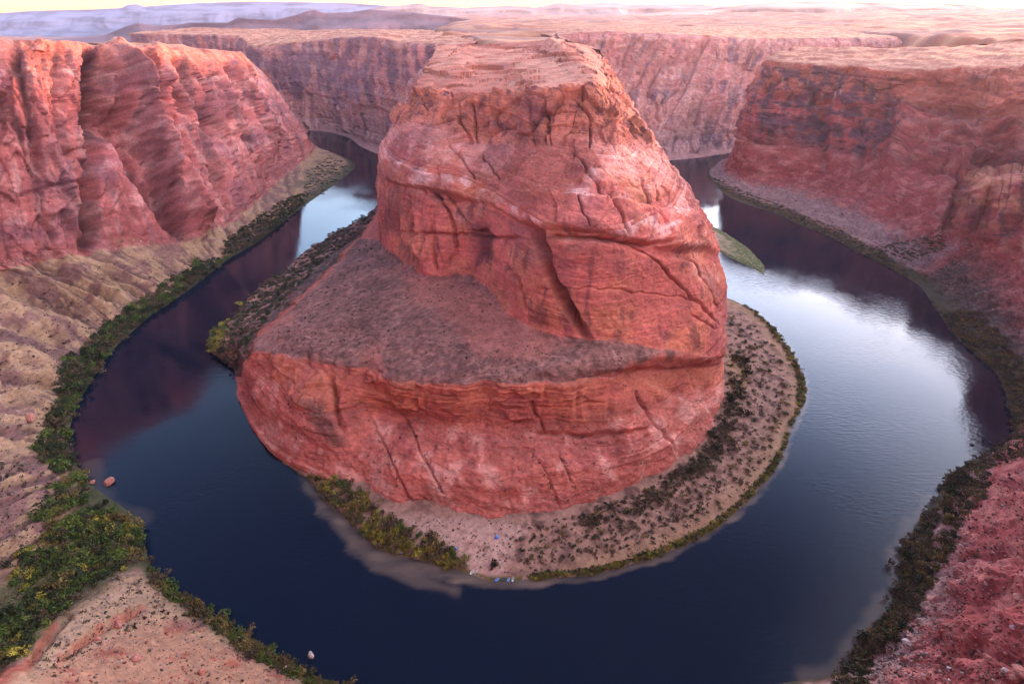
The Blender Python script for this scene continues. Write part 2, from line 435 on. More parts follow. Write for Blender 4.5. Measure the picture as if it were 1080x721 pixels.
D += cliff * (5.0 * big + 0.9 * fine) + shelf * win(S, 3.0, 13.5, 0.8)
D += low * (2.2 * pn(X / 40, Y / 40, Z / 22) + 0.6 * strata - 1.1 * g1 - 0.3 * g2)
D += mid_ * (2.4 * kb + 2.0 * pn(X / 22, Y / 22, Z / 12) + 1.2 * strata - 1.2 * g2 - 0.8 * g1 + 0.3 * sb_) + 1.5 * mid_ * ss(.1, .4, big) * mb_
flut = win(S, 1.6, 5.2, 0.3) * win(T, 5.0, 7.0, 0.2)
D += flut * (4.0 * pn(X / 12, Y / 12, Z / 120) - 3.0 * crease(pn(X / 14, Y / 14, Z / 160 + 2), 0.12))
D += rimz * (4.0 * rb_ - 4.0 * edge(re_, .10) * (rr_ > .3) + 0.6 * sb_ + 1.4 * strata - 1.5 * g2)
D += scarp * (1 - 0.7 * ss(10.8, 12.0, S)) * (4.5 * pn(X / 30, Y / 30, Z / 90) + 1.6 * mb_ + 1.5 * strata - 1.5 * g2 + 1.0 * fine)
D += talus * (4.0 * fbm(X / 46, Y / 46, Z / 20, 3) + 2.4 * pn(X / 18, Y / 18, Z / 10) + 1.8 * b1 - 1.6 * g1 + 1.0 * fine + 0.4 * sb_) * ss(0, 0.2, T)
D += bench * (2.4 * fbm(X / 50, Y / 50, 0, 4) + 0.5 * fine + 0.4 * sb_ * ss(0.0, 0.3, pn(X / 30, Y / 30, 1)))
ter = Z + 5 * pn(X / 120, Y / 120, 2)
terr = (np.abs(((ter / 4.2) % 1) - 0.5) * 2)
u1, ug, uc = beds(ter, 3.4, 4)
ter = Z + 7 * fbm(X / 130, Y / 60, 2, 3)
u1, ug, uc = beds(ter, 3.0, 4)
D += upper * (2.6 * fbm(X / 70, Y / 50, 0, 3) + 3.4 * u1 - 2.0 * ug + 0.35 * fine)
P = P + N * D[..., None]
sc_ = win(T, 2.05, 3.7, 0.35) * win(S, 4.5, 13.5, 0.8) * (9 * pn(P[..., 0] / 34, P[..., 1] / 34, 4) + 4 * pn(P[..., 0] / 13, P[..., 1] / 13, 6) - 3 * crease(pn(P[..., 0] / 48, P[..., 1] / 48, 9), .1))
hd = np.stack([P[..., 0] + 10, P[..., 1] - 440], -1); hd /= np.linalg.norm(hd, axis=-1, keepdims=True)
P[..., :2] += hd * sc_[..., None]
BUTTE_P, BUTTE_T, BUTTE_S, BUTTE_U, BUTTE_V = P, T, S, u, v
N2 = normals(P); N2 = np.where(N2[..., 2:3] < 0, -N2, N2)
n1, n2, n3 = fbm(X / 45, Y / 45, Z / 30, 4), fbm(X / 16, Y / 16, Z / 16, 4), fbm(X / 5, Y / 5, Z / 5, 3)
C = mix(np.broadcast_to(RED, P.shape), ORANGE, ss(-0.3, 0.5, n1 + 0.4 * strata))
C = mix(C, PINK, cliff * ss(-0.2, 0.35, n2 * 0.6 + strata * 0.5 + (T - 7.6) * 0.5) * win(T, 7.0, 9.1, 0.3) * 0.8)
C = mix(C, np.array((0.68, 0.38, 0.33)), win(T, 7.05, 8.9, 0.2) * ss(0.05, 0.5, strata * 0.6 + 0.7 * n2) * 0.7)
C = mix(C, PALE, win(T, 6.3, 7.1, 0.2) * ss(0.15, 0.6, n1 + 0.5 * n2) * 0.35)
C = mix(C, ORANGE * 0.9, rimz * 0.7)
streak = fbm(X / 9, Y / 9, Z / 60, 3)
C = mix(C, VARNISH_SHADE, cliff * ss(0.18, 0.6, streak + 0.5 * n1) * (1 - win(T, 7.1, 8.9, 0.2)) * 0.55)
C = mix(C, VARNISH_SHADE, rimz * ss(0.05, 0.5, streak) * 0.45)
for poly, a in (([(490, 235), (520, 240), (520, 275), (500, 285)], 0.75), ([(557, 110), (575, 112), (574, 145), (560, 145)], 0.7),
                ([(402, 205), (425, 215), (420, 250), (402, 245)], 0.45)):
    C = mix(C, VARNISH_SHADE, np.where(front, inside(u + 6 * n2, v + 6 * n2, poly, 5), 0) * a)
# rubble apron below the rim cliff
rub = np.where(front, inside(u + 12 * n2, v + 10 * n2, [(545, 150), (600, 150), (640, 165), (618, 200), (590, 220), (548, 208), (520, 185)], 7), 0)
C = mix(C, np.array((0.36, 0.085, 0.06)), rub * 0.9)
tl = ss(-0.2, 0.35, n2 + 0.3 * n1)
C = mix(C, mix(np.broadcast_to(np.array((0.53, 0.165, 0.13)), P.shape), np.array((0.62, 0.27, 0.225)), ss(0.0, 0.7, n2 + strata * .3) * 0.7), talus)
C = mix(C, mix(np.broadcast_to(ORANGE * 0.93, P.shape), RED * 0.8, ss(-0.2, 0.4, n1)), win(T + 0.35 * n2 + 0.2 * n1, 1.9, 3.0, 0.2) * 0.85)
C = mix(C, np.array((0.50, 0.16, 0.125)), win(T, 3.0, 5.0, 0.1) * ss(11.2, 12.2, S + 0.8 * n2))
bm = win(T + 0.10 * n2, 3.0, 4.97, 0.05) * (S > 2.2) * (1 - ss(11.2, 12.2, S + 0.8 * n2))
mv = mix(np.broadcast_to(MAUVE * 0.8, P.shape), np.array((0.30, 0.14, 0.115)), ss(-0.9, 0.9, n3 + 0.9 * n1 + 0.3 * n2))
redsoil = np.where(front, inside(u + 10 * n2, v + 8 * n2, [(430, 285), (500, 300), (560, 345), (560, 362), (500, 350), (430, 310)], 10), 0)
redsoil = np.maximum(redsoil, np.where(front, inside(u + 10 * n2, v + 8 * n2, [(480, 345), (540, 335), (600, 362), (560, 378), (500, 372)], 8), 0))
mv = mix(mv, np.array((0.40, 0.14, 0.11)), np.clip(redsoil + ss(0.35, 0.7, n1), 0, 1) * 0.7)
C = mix(C, mv, bm)
for line in ([(430, 395), (470, 378), (520, 362)], [(470, 405), (500, 398), (560, 386), (640, 378), (700, 372)], [(300, 374), (350, 386), (420, 399), (480, 403), (536, 407), (600, 402), (660, 396)],
             [(500, 372), (508, 392), (518, 372)], [(560, 368), (600, 382), (614, 390)], [(640, 362), (652, 380), (664, 394), (700, 412), (760, 440)]):
    d, _, _ = dist_line(u + 4 * n2, v + 4 * n2, line)
    C = mix(C, np.array((0.50, 0.30, 0.26)), np.where(front, np.exp(-(d / 0.9) ** 2), 0) * 0.22)
strip = np.where(front, inside(u + 6 * n2, v + 6 * n2, [(318, 425), (335, 420), (352, 445), (362, 465), (350, 470), (332, 452)], 5), 0)
C = mix(C, MAUVE * 0.8, strip * 0.8)
bank = (1 - ss(2.6, 3.05, T)) * (S < 5.2)
C = mix(C, mix(np.broadcast_to(DARKSCRUB, P.shape), np.array((0.14, 0.09, 0.075)), ss(-0.1, 0.5, n3)), bank * ss(-0.45, 0.0, n2 + 0.3 + (T < 2.3)))
C = mix(C, np.array((0.35, 0.23, 0.15)), bank * inside(u, v, [(222, 330), (262, 312), (250, 345), (246, 378), (232, 372)], 5) * ss(-0.2, 0.3, n2))
up_c = mix(np.broadcast_to(np.array((0.36, 0.095, 0.060)), P.shape), np.array((0.49, 0.20, 0.135)), ss(-0.25, 0.4, 0.5 * fbm(X / 40, Y / 20, 5, 4) + 0.8 * (uc - 0.5)))
up_c = mix(up_c, np.array((0.28, 0.07, 0.045)), ss(0.2, 0.6, n1) * 0.7)
C = mix(C, up_c, upper)
vb = fbm(X / 80, Y / 80, Z / 45 + 3, 4)
C = mix(C, np.array((0.25, 0.075, 0.08)), (cliff + scarp + talus * .6) * ss(0.05, 0.55, vb) * 0.55)
C = mix(C, np.array((0.62, 0.33, 0.27)), talus * ss(0.0, 0.5, n2 - 0.5 * vb) * 0.5)
cell = cliff * ((kr - .5) * .25 + (mr_ - .5) * .22 * mid_ + (rr_ - .5) * .35 * rimz) + talus * (kr - .5) * .2
C = C * (1 + 0.15 * n3 + 0.14 * strata + 0.12 * n2 + cell)[..., None] * np.array((0.90, 0.79, 0.76))
butte = tag(mesh_grid('butte', P, C, M_ROCK, flip=True), 'massive red sandstone butte with a grey bench, ringed by the horseshoe bend of the river', 'butte')

# ------------------------------------------------------------------ beach round the butte's foot
us = np.array(INNER, float)
sh = np.array([at(a, b, 0.0) for a, b in INNER])
cen = np.array([-10.0, 400.0])
beach_st = []
bix = list(range(12, len(INNER)))
for k in bix:
    p = sh[k]
    d = cen - p[:2]
    reach = np.interp(INNER[k][0], [320, 360, 430, 520, 620, 720, 800, 850], [14, 40, 62, 75, 90, 115, 120, 120])
    if k > 31: reach = 130
    d = d / np.linalg.norm(d)
    r = lambda f, z: W(p[0] + d[0] * reach * f, p[1] + d[1] * reach * f, z)
    beach_st.append([r(-0.06, -1.5), r(0, 0.0), r(0.08, 1.3), r(0.35, 2.4), r(0.7, 4.0), r(1.0, 7.0)])
e = beach_st[-1]
P, S, T = loft(beach_st, 900, 130)
X, Y, Z = P[..., 0], P[..., 1], P[..., 2]
n1, n2, n3 = fbm(X / 30, Y / 30, 0, 4), fbm(X / 10, Y / 10, 4, 4), fbm(X / 3.2, Y / 3.2, 2, 3)
nrm = np.zeros_like(P); nrm[..., 2] = 1
dune = (0.9 * n1 + 0.35 * n2) * ss(1, 2.5, T)
P = P.copy(); P[..., 2] += dune
inn = np.arctan2(X - cen[0], -(Y - cen[1]))
wob = (n2 * 1.5) * (1 - ss(2, 3, T))
P[..., 0] += np.sin(inn) * wob; P[..., 1] -= np.cos(inn) * wob
u, v = proj(P)
C = mix(np.broadcast_to(np.array((0.36, 0.21, 0.17)), P.shape), np.array((0.22, 0.12, 0.10)), ss(-0.2, 0.4, n2 + 0.4 * n3))
C = mix(C, np.array((0.52, 0.33, 0.29)), inside(u + 8 * n2, v + 5 * n2, [(420, 545), (470, 545), (560, 552), (545, 575), (525, 608), (500, 603), (450, 565)], 8) * ss(-0.25, 0.2, n2 + 0.3))
C = mix(C, np.array((0.12, 0.065, 0.06)), ss(0.05, 0.5, n2 + 0.5 * n1) * ss(1.6, 2.6, T) * (u > 545) * 0.75)
C = mix(C, np.array((0.36, 0.22, 0.13)), win(T, 1.25, 2.3, 0.3) * ss(560, 640, u) * 0.6)
C = mix(C, np.array((0.42, 0.27, 0.08)), inside(u + 10 * n2, v + 10 * n2, [(768, 375), (790, 380), (785, 415), (770, 412)], 6) * ss(-0.2, 0.3, n3) * 0.8)
C = mix(C, np.array((0.11, 0.10, 0.03)), win(T, 0.9, 1.5, 0.25) * ss(-0.4, 0.1, n2))
C = C * (1 + 0.22 * n3)[..., None] * np.array((0.84, 0.76, 0.68))
beach = structure(mesh_grid('beach', P, C, M_SOIL, flip=True), 'sandy scrub covered beach along the inner side of the bend')
if normals(P)[60, 400, 2] > 0: beach.data.flip_normals()
BEACH_P, BEACH_T, BEACH_U, BEACH_V = P, T, u, v

# spit behind the butte's right side
sp = [[(722, 226, -1), (724, 232, 2), (728, 240, 3.0), (735, 252, 2), (742, 262, -1)],
      [(745, 234, -1), (748, 240, 1.5), (752, 250, 2.2), (758, 262, 1.5), (762, 268, -1)],
      [(770, 247, -1), (771, 253, 1.2), (772, 262, 1.6), (773, 270, 1), (774, 276, -1)],
      [(792, 263, -1), (793, 268, 1), (794, 275, 1.2), (795, 281, .8), (796, 286, -1)],
      [(806, 278, -1), (806, 282, .4), (806, 286, .5), (806, 289, .3), (806, 292, -1)]]
P, S, T = loft(sp, 260, 90)
X, Y = P[..., 0], P[..., 1]
n2, n3 = fbm(X / 12, Y / 12, 4, 4), fbm(X / 4, Y / 4, 2, 3)
C = mix(np.broadcast_to(np.array((0.28, 0.19, 0.12)), P.shape), np.array((0.07, 0.085, 0.02)), np.clip(ss(1.2, 2.4, S + n2) + ss(2.9, 3.4, T) + (1 - ss(0.8, 1.3, T)), 0, 1) * ss(-0.5, 0, n3))
P = P.copy(); P[..., 2] += 0.5 * n2
spit = structure(mesh_grid('sand_spit', P, C * (1 + 0.2 * n3)[..., None], M_SOIL), 'low sand spit with a green tip right of the butte')

# ------------------------------------------------------------------ outer bank, left side
left_st = [
 [(560, 790, -1), (556, 800, 5), (545, 832, 15), W(-5, 75, 45), W(-5, 42, 120), W(-5, 16, 220), W(-5, -6, 296), W(-5, -300, 300)],
 [(345, 716, -1), (335, 722, 5), (300, 745, 20), (280, 790, 45), W(-90, 55, 120), W(-80, 18, 220), W(-70, -8, 296), W(-60, -300, 300)],
 [(245, 660, -1), (234, 667, 5), (190, 690, 22), (130, 727, 48), W(-195, 80, 110), W(-205, 30, 220), W(-200, -10, 296), W(-160, -300, 300)],
 [(161, 596, -1), (152, 603, 5), (118, 620, 18), (50, 672, 45), (-40, 730, 85), W(-270, 70, 170), W(-290, 0, 292), W(-300, -300, 300)],
 [(155, 572, -1), (142, 580, 4), (105, 606, 9), (45, 655, 18), (-25, 712, 36), W(-330, 90, 100), W(-370, 20, 292), W(-400, -250, 300)],
 [(152, 549, -1), (130, 556, 4), (90, 588, 8), (40, 628, 14), (0, 664, 20), W(-390, 130, 90), W(-450, 40, 292), W(-520, -150, 300)],
 [(98, 508, -1), (84, 512, 4), (48, 527, 14), (0, 550, 26), (-60, 575, 42), W(-430, 190, 110), W(-500, 170, 292), W(-800, 100, 300)],
 [(76, 465, -1), (58, 468, 4), (30, 470, 16), (-20, 480, 34), (-80, 490, 60), W(-480, 290, 140), W(-560, 270, 292), W(-900, 250, 298)],
 [(95, 410, -1), (76, 408, 4), (42, 400, 18), (-10, 395, 38), (-60, 385, 60), W(-560, 380, 150), W(-640, 380, 288), W(-1000, 360, 295)],
 [(130, 362, -1), (110, 358, 5), (72, 335, 20), (30, 310, 42), (-20, 288, 66), W(-590, 560, 170), W(-640, 590, 280), W(-1100, 620, 286)],
 [(160, 335, -1), (138, 334, 5), (100, 315, 22), (62, 295, 44), (18, 280, 64), Q(5, 160, 610), Q(-8, 42, 680), W(-1150, 760, 280)],
 [(185, 318, -1), (165, 318, 5), (130, 300, 22), (95, 285, 42), (60, 272, 60), Q(50, 160, 640), Q(45, 43, 715), W(-1200, 900, 272)],
 [(215, 295, -1), (200, 297, 5), (175, 285, 18), (150, 270, 34), (135, 258, 48), Q(112, 150, 720), Q(98, 46, 800), W(-1250, 1050, 266)],
 [(240, 275, -1), (230, 276, 4), (220, 268, 10), (212, 262, 16), (205, 252, 28), Q(172, 150, 800), Q(152, 48, 890), W(-1280, 1200, 260)],
 [(275, 255, -1), (268, 252, 3), (262, 245, 8), (258, 238, 14), (252, 228, 22), Q(225, 140, 930), Q(204, 52, 1030), W(-1300, 1350, 250)],
 [(318, 222, -1), (312, 215, 3), (305, 208, 7), (300, 200, 12), (296, 188, 18), Q(272, 118, 1110), Q(248, 55, 1180), W(-1300, 1500, 240)],
 [(376, 180, -1), (366, 176, 2), (352, 170, 4), (341, 165, 7), (333, 157, 13), Q(309, 125, 1380), Q(280, 90, 1420), W(-900, 1650, 228)],
 [(331, 153, -1), (325, 151, 3), (320, 149, 6), (315, 147, 10), (309, 144, 15), W(-690, 1640, 90), W(-760, 1680, 200), W(-1100, 1750, 228)],
 [W(-780, 1830, -1), W(-785, 1825, 3), W(-792, 1818, 6), W(-800, 1810, 10), W(-808, 1800, 15), W(-840, 1770, 100), W(-880, 1730, 210), W(-1200, 1720, 228)],
 [W(-1500, 2000, -1), W(-1500, 1994, 3), W(-1500, 1988, 6), W(-1500, 1980, 10), W(-1500, 1970, 15), W(-1500, 1930, 100), W(-1500, 1880, 215), W(-1500, 1760, 228)],
]
P, S, T = loft(left_st, 1000, 600)
N = normals(P)
if N[200, 500, 2] < 0: N = -N
u, v = proj(P)
X, Y, Z = P[..., 0], P[..., 1], P[..., 2]
vis = (S > 2.5) & (S < 16.6)
cl = ss(3.9, 4.15, T) * (1 - ss(5.95, 6.05, T))
tal = win(T, 0.9, 4.0, 0.2)
ribs = [
 ([(98, 50), (102, 95), (106, 140), (98, 200), (95, 262)], 5, -22), ([(99, 50), (103, 95), (108, 150)], 8, -26), ([(116, 110), (150, 180), (192, 248)], 8, -20),
 ([(147, 50), (168, 90), (184, 130), (186, 175)], 4, -14), ([(180, 60), (194, 100), (200, 122)], 4, -14), ([(12, 48), (30, 120), (42, 185)], 4, -10), ([(60, 48), (66, 110), (72, 170)], 4, -7), ([(240, 62), (252, 95), (268, 130)], 3, -9), ([(212, 130), (224, 165), (232, 205)], 4, -9),
 ([(122, 44), (138, 95), (162, 150), (192, 205), (218, 252)], 8, 24),
 ([(143, 50), (160, 75), (178, 110), (186, 160)], 5, -10), ([(160, 50), (176, 62), (182, 90)], 6, 9), ([(186, 58), (196, 75), (214, 110), (228, 140)], 4, -9),
 ([(188, 82), (196, 105), (198, 118)], 4, -8), ([(205, 110), (222, 130), (238, 150)], 4, -6), ([(215, 60), (232, 85), (252, 130), (280, 175)], 4, 7),
 ([(182, 118), (190, 150), (205, 180)], 4, -8), ([(225, 60), (245, 95), (262, 110)], 3, -6), ([(235, 58), (262, 100), (290, 150)], 3, -5), ([(248, 60), (275, 105), (305, 155)], 3, 5),
 ([(6, 110), (22, 145), (36, 180)], 3, -7), ([(14, 42), (16, 60), (8, 85)], 3, -6), ([(0, 96), (4, 130)], 4, -8), ([(62, 150), (85, 165), (102, 185)], 2.5, -5),
 ([(70, 165), (100, 150), (130, 142)], 2, -3), ([(40, 225), (60, 255)], 3, -5), ([(45, 230), (70, 215), (90, 255)], 3, 5),
 ([(20, 205), (60, 195), (95, 188)], 2, -3), ([(245, 140), (262, 150), (275, 165)], 2.5, -4), ([(90, 185), (95, 215), (90, 270)], 3, -5),
 ([(0, 285), (40, 298), (90, 318), (128, 332)], 6, 7), ([(0, 300), (45, 318), (85, 332)], 4, -6), ([(35, 282), (80, 300), (120, 322)], 4, -6), ([(60, 275), (95, 295), (140, 318)], 6, 6),
 ([(110, 278), (150, 295), (170, 305)], 5, 4), ([(0, 325), (40, 338), (80, 348)], 5, 5), ([(0, 338), (30, 350), (70, 358)], 4, -5), ([(0, 352), (40, 365)], 4, 4), ([(105, 285), (130, 305), (150, 312)], 3, -4),
 ([(0, 385), (30, 380), (60, 392)], 6, 5), ([(0, 402), (35, 405), (60, 403)], 4, -6), ([(0, 415), (40, 425), (62, 440)], 6, 4), ([(0, 460), (35, 462)], 3, -4),
 ([(30, 702), (60, 660), (75, 648)], 3, -3), ([(62, 698), (100, 665), (150, 640)], 3, -3),
]
D = np.where(vis, 2.0 * carve(P, N, u, v, ribs), 0)
zz = Z + 6 * pn(X / 110, Y / 110) + 0.12 * (Y - 900)
strata = pn(0.0, 0.0, zz / 10.0) + 0.6 * pn(3.0, 0.0, zz / 4.0) + 0.4 * pn(3.0, 7.0, zz / 2.0)
dz_ = Y - 0.42 * Z + 0.5 * (X + 560)                                             # joints lean with the buttresses
jo = pn(dz_ / 30, X / 70, Z / 120)
b1, g1, c1 = beds(zz, 14.0, 3); b2, g2, c2 = beds(zz, 4.5, 5)
strata = 0.6 * b1 + 0.4 * b2
wq = dz_ + 9 * pn(X / 40, Y / 40, Z / 40)
kb, ke, kr = blocks(wq / 34, X / 90, (Z + 6 * pn(X / 30, Y / 30, 5)) / 75, 1.6)
mb_, me_, mr_ = blocks(wq / 13, X / 40, Z / 30, 1.4)
sb_, se_, sr_ = blocks(wq / 5, X / 8, Z / 7)
edge = lambda e, w: 1 - ss(0, w, e)
D += cl * (5 * fbm(X / 80, Y / 80, Z / 80, 3) + 3.6 * kb - 4.0 * edge(ke, .05) * (kr > .35) + 2.6 * mb_ - 2.4 * edge(me_, .06) * (mr_ > .4) - 3.0 * crease(pn(dz_ / 20, X / 70, Z / 110), .05) + 0.5 * sb_ + 0.3 * b1 - 0.4 * g1 + 1.0 * fbm(X / 9, Y / 9, Z / 8, 4, .6))
top = ss(0.75, 0.98, (T - 4) / 2) * cl
n_w = fbm(X / 60, Y / 60, 3, 3)
D += top * (1.6 * strata - 1.2 * g2 + 0.8 * mb_)
D *= 1 - 0.55 * win(T, 5.7, 6.4, .2)
sl = S * 9
rib = pn(sl + 0.5 * n_w, T * 0.35, 7) + 0.5 * pn(sl * 2.3 + 0.8 * n_w, T * 0.6, 3)
D += tal * (1.6 * fbm(X / 28, Y / 28, Z / 20, 4) + 1.0 * fbm(X / 5, Y / 5, 0, 4) + 7.0 * rib * win(S, 4.5, 15, .5) * ss(1.0, 2.2, T))
D += ss(6.1, 6.4, T) * 4 * fbm(X / 80, Y / 80, 0, 4)
D *= np.where(T > 4.4, ss(6.5, 9.0, S), 1) * (0.4 + 0.6 * ss(1.0, 3.0, S))
P = P + N * D[..., None]
LEFT_P, LEFT_T, LEFT_S, LEFT_U, LEFT_V = P, T, S, u, v
n1, n2, n3 = fbm(X / 60, Y / 60, Z / 40, 4), fbm(X / 18, Y / 18, Z / 18, 4), fbm(X / 5, Y / 5, Z / 5, 3)
streak = fbm(dz_ / 10, X / 30, Z / 80, 4)
C = mix(np.broadcast_to(np.array((0.35, 0.095, 0.085)), P.shape), np.array((0.49, 0.22, 0.195)), ss(-0.2, 0.5, 0.3 * n2 + 0.2 * strata + 0.55 * streak))
C = mix(C, ORANGE, top * 0.6)
C = mix(C, VARNISH_SHADE, cl * ss(0.15, 0.6, streak + 0.4 * n1) * 0.6)
C = mix(C, np.array((0.54, 0.34, 0.30)), cl * ss(0.40, 0.7, strata * 0.6 + n1 * 0.3 + 0.2 * n2) * (1 - top) * 0.6)
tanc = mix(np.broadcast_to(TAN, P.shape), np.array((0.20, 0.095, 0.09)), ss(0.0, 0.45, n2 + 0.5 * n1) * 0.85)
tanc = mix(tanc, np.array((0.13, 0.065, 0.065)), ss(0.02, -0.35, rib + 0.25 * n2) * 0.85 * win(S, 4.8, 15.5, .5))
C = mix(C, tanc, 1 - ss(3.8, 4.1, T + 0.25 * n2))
near = inside(u + 10 * n2, v + 8 * n2, [(-200, 900), (-60, 740), (60, 690), (130, 655), (190, 660), (400, 760), (400, 900)], 15)
C = mix(C, mix(np.broadcast_to(np.array((0.41, 0.21, 0.13)), P.shape), np.array((0.34, 0.105, 0.06)), ss(0.05, 0.5, n2 + 0.4 * n3)), near * (T > 1.2) * 0.9)
near2 = inside(u + 6 * n2, v + 6 * n2, [(28, 690), (125, 600), (160, 610), (165, 640), (60, 700), (0, 760)], 8)
C = mix(C, mix(np.broadcast_to(np.array((0.40, 0.25, 0.155)), P.shape), np.array((0.20, 0.13, 0.10)), ss(0.1, 0.45, n3 + 0.3 * n2)), near2 * 0.9)
d, _, _ = dist_line(u + 4 * n3, v + 4 * n3, [(0, 712), (30, 702), (45, 675), (55, 655)])
C = mix(C, np.array((0.36, 0.08, 0.05)), np.exp(-(d / 5) ** 2) * 0.8 * (v > 640))
d, _, _ = dist_line(u + 4 * n3, v + 4 * n3, [(62, 698), (85, 676), (105, 662), (150, 640)])
C = mix(C, np.array((0.40, 0.11, 0.065)), np.exp(-(d / 4) ** 2) * 0.7)
gully_shade = inside(u + 3 * n2 + 2 * n3, v + 4 * n2, [(91, 48), (107, 48), (110, 95), (109, 140), (99, 142), (96, 95)], 4)  # painted shade: the gully, the buttress's left side and the carved clefts
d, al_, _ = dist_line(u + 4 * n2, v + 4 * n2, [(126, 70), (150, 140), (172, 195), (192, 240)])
gully_shade = np.maximum(gully_shade, 0.55 * (1 - ss(2, 8, d)))
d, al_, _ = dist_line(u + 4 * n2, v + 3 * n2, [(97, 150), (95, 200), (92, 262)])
gully_shade = np.maximum(gully_shade, 0.6 * (1 - ss(0.5, 3.5, d)) * ss(-.3, .1, n3))
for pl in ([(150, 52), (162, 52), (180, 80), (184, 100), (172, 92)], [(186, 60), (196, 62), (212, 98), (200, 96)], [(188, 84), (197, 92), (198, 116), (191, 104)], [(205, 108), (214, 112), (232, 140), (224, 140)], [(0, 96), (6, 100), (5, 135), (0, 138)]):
    gully_shade = np.maximum(gully_shade, 0.6 * inside(u + 4 * n2, v + 4 * n2, pl, 3) * ss(-.4, .1, n2 + .3))
C = mix(C, np.array((0.24, 0.085, 0.10)), cl * (1 - top) * ss(-0.05, 0.5, n1 + 0.3 * streak) * 0.6)
C = mix(C, VARNISH_SHADE, gully_shade * cl * 0.85)  # shade laid into the wall colour in the dark varnish tone
C = mix(C, np.array((0.06, 0.055, 0.03)), (1 - ss(0.8, 1.4, T + 0.2 * n2)))
gul = inside(u + 5 * n2, v + 5 * n2, [(98, 480), (155, 550), (158, 592), (130, 606), (60, 652), (0, 715), (-40, 715), (-40, 640), (30, 600), (70, 560)], 8)
C = mix(C, np.array((0.06, 0.06, 0.025)), gul * 0.9)
C = mix(C, np.array((0.15, 0.12, 0.07)), inside(u, v, [(300, 210), (330, 170), (375, 178), (358, 200), (322, 215)], 6) * ss(-.3, .3, n2) * .8)
C = mix(C, np.array((0.52, 0.24, 0.15)), ss(6.0, 6.15, T))
C = C * (1 + 0.22 * n3 + 0.10 * strata * cl + cl * ((kr - .5) * .45 + (mr_ - .5) * .35))[..., None] * np.array((0.86, 0.78, 0.76))
left_wall = structure(mesh_grid('canyon_wall', P, C, M_JOINT, flip=True), 'red canyon wall with leaning buttresses and tan talus on the left bank')

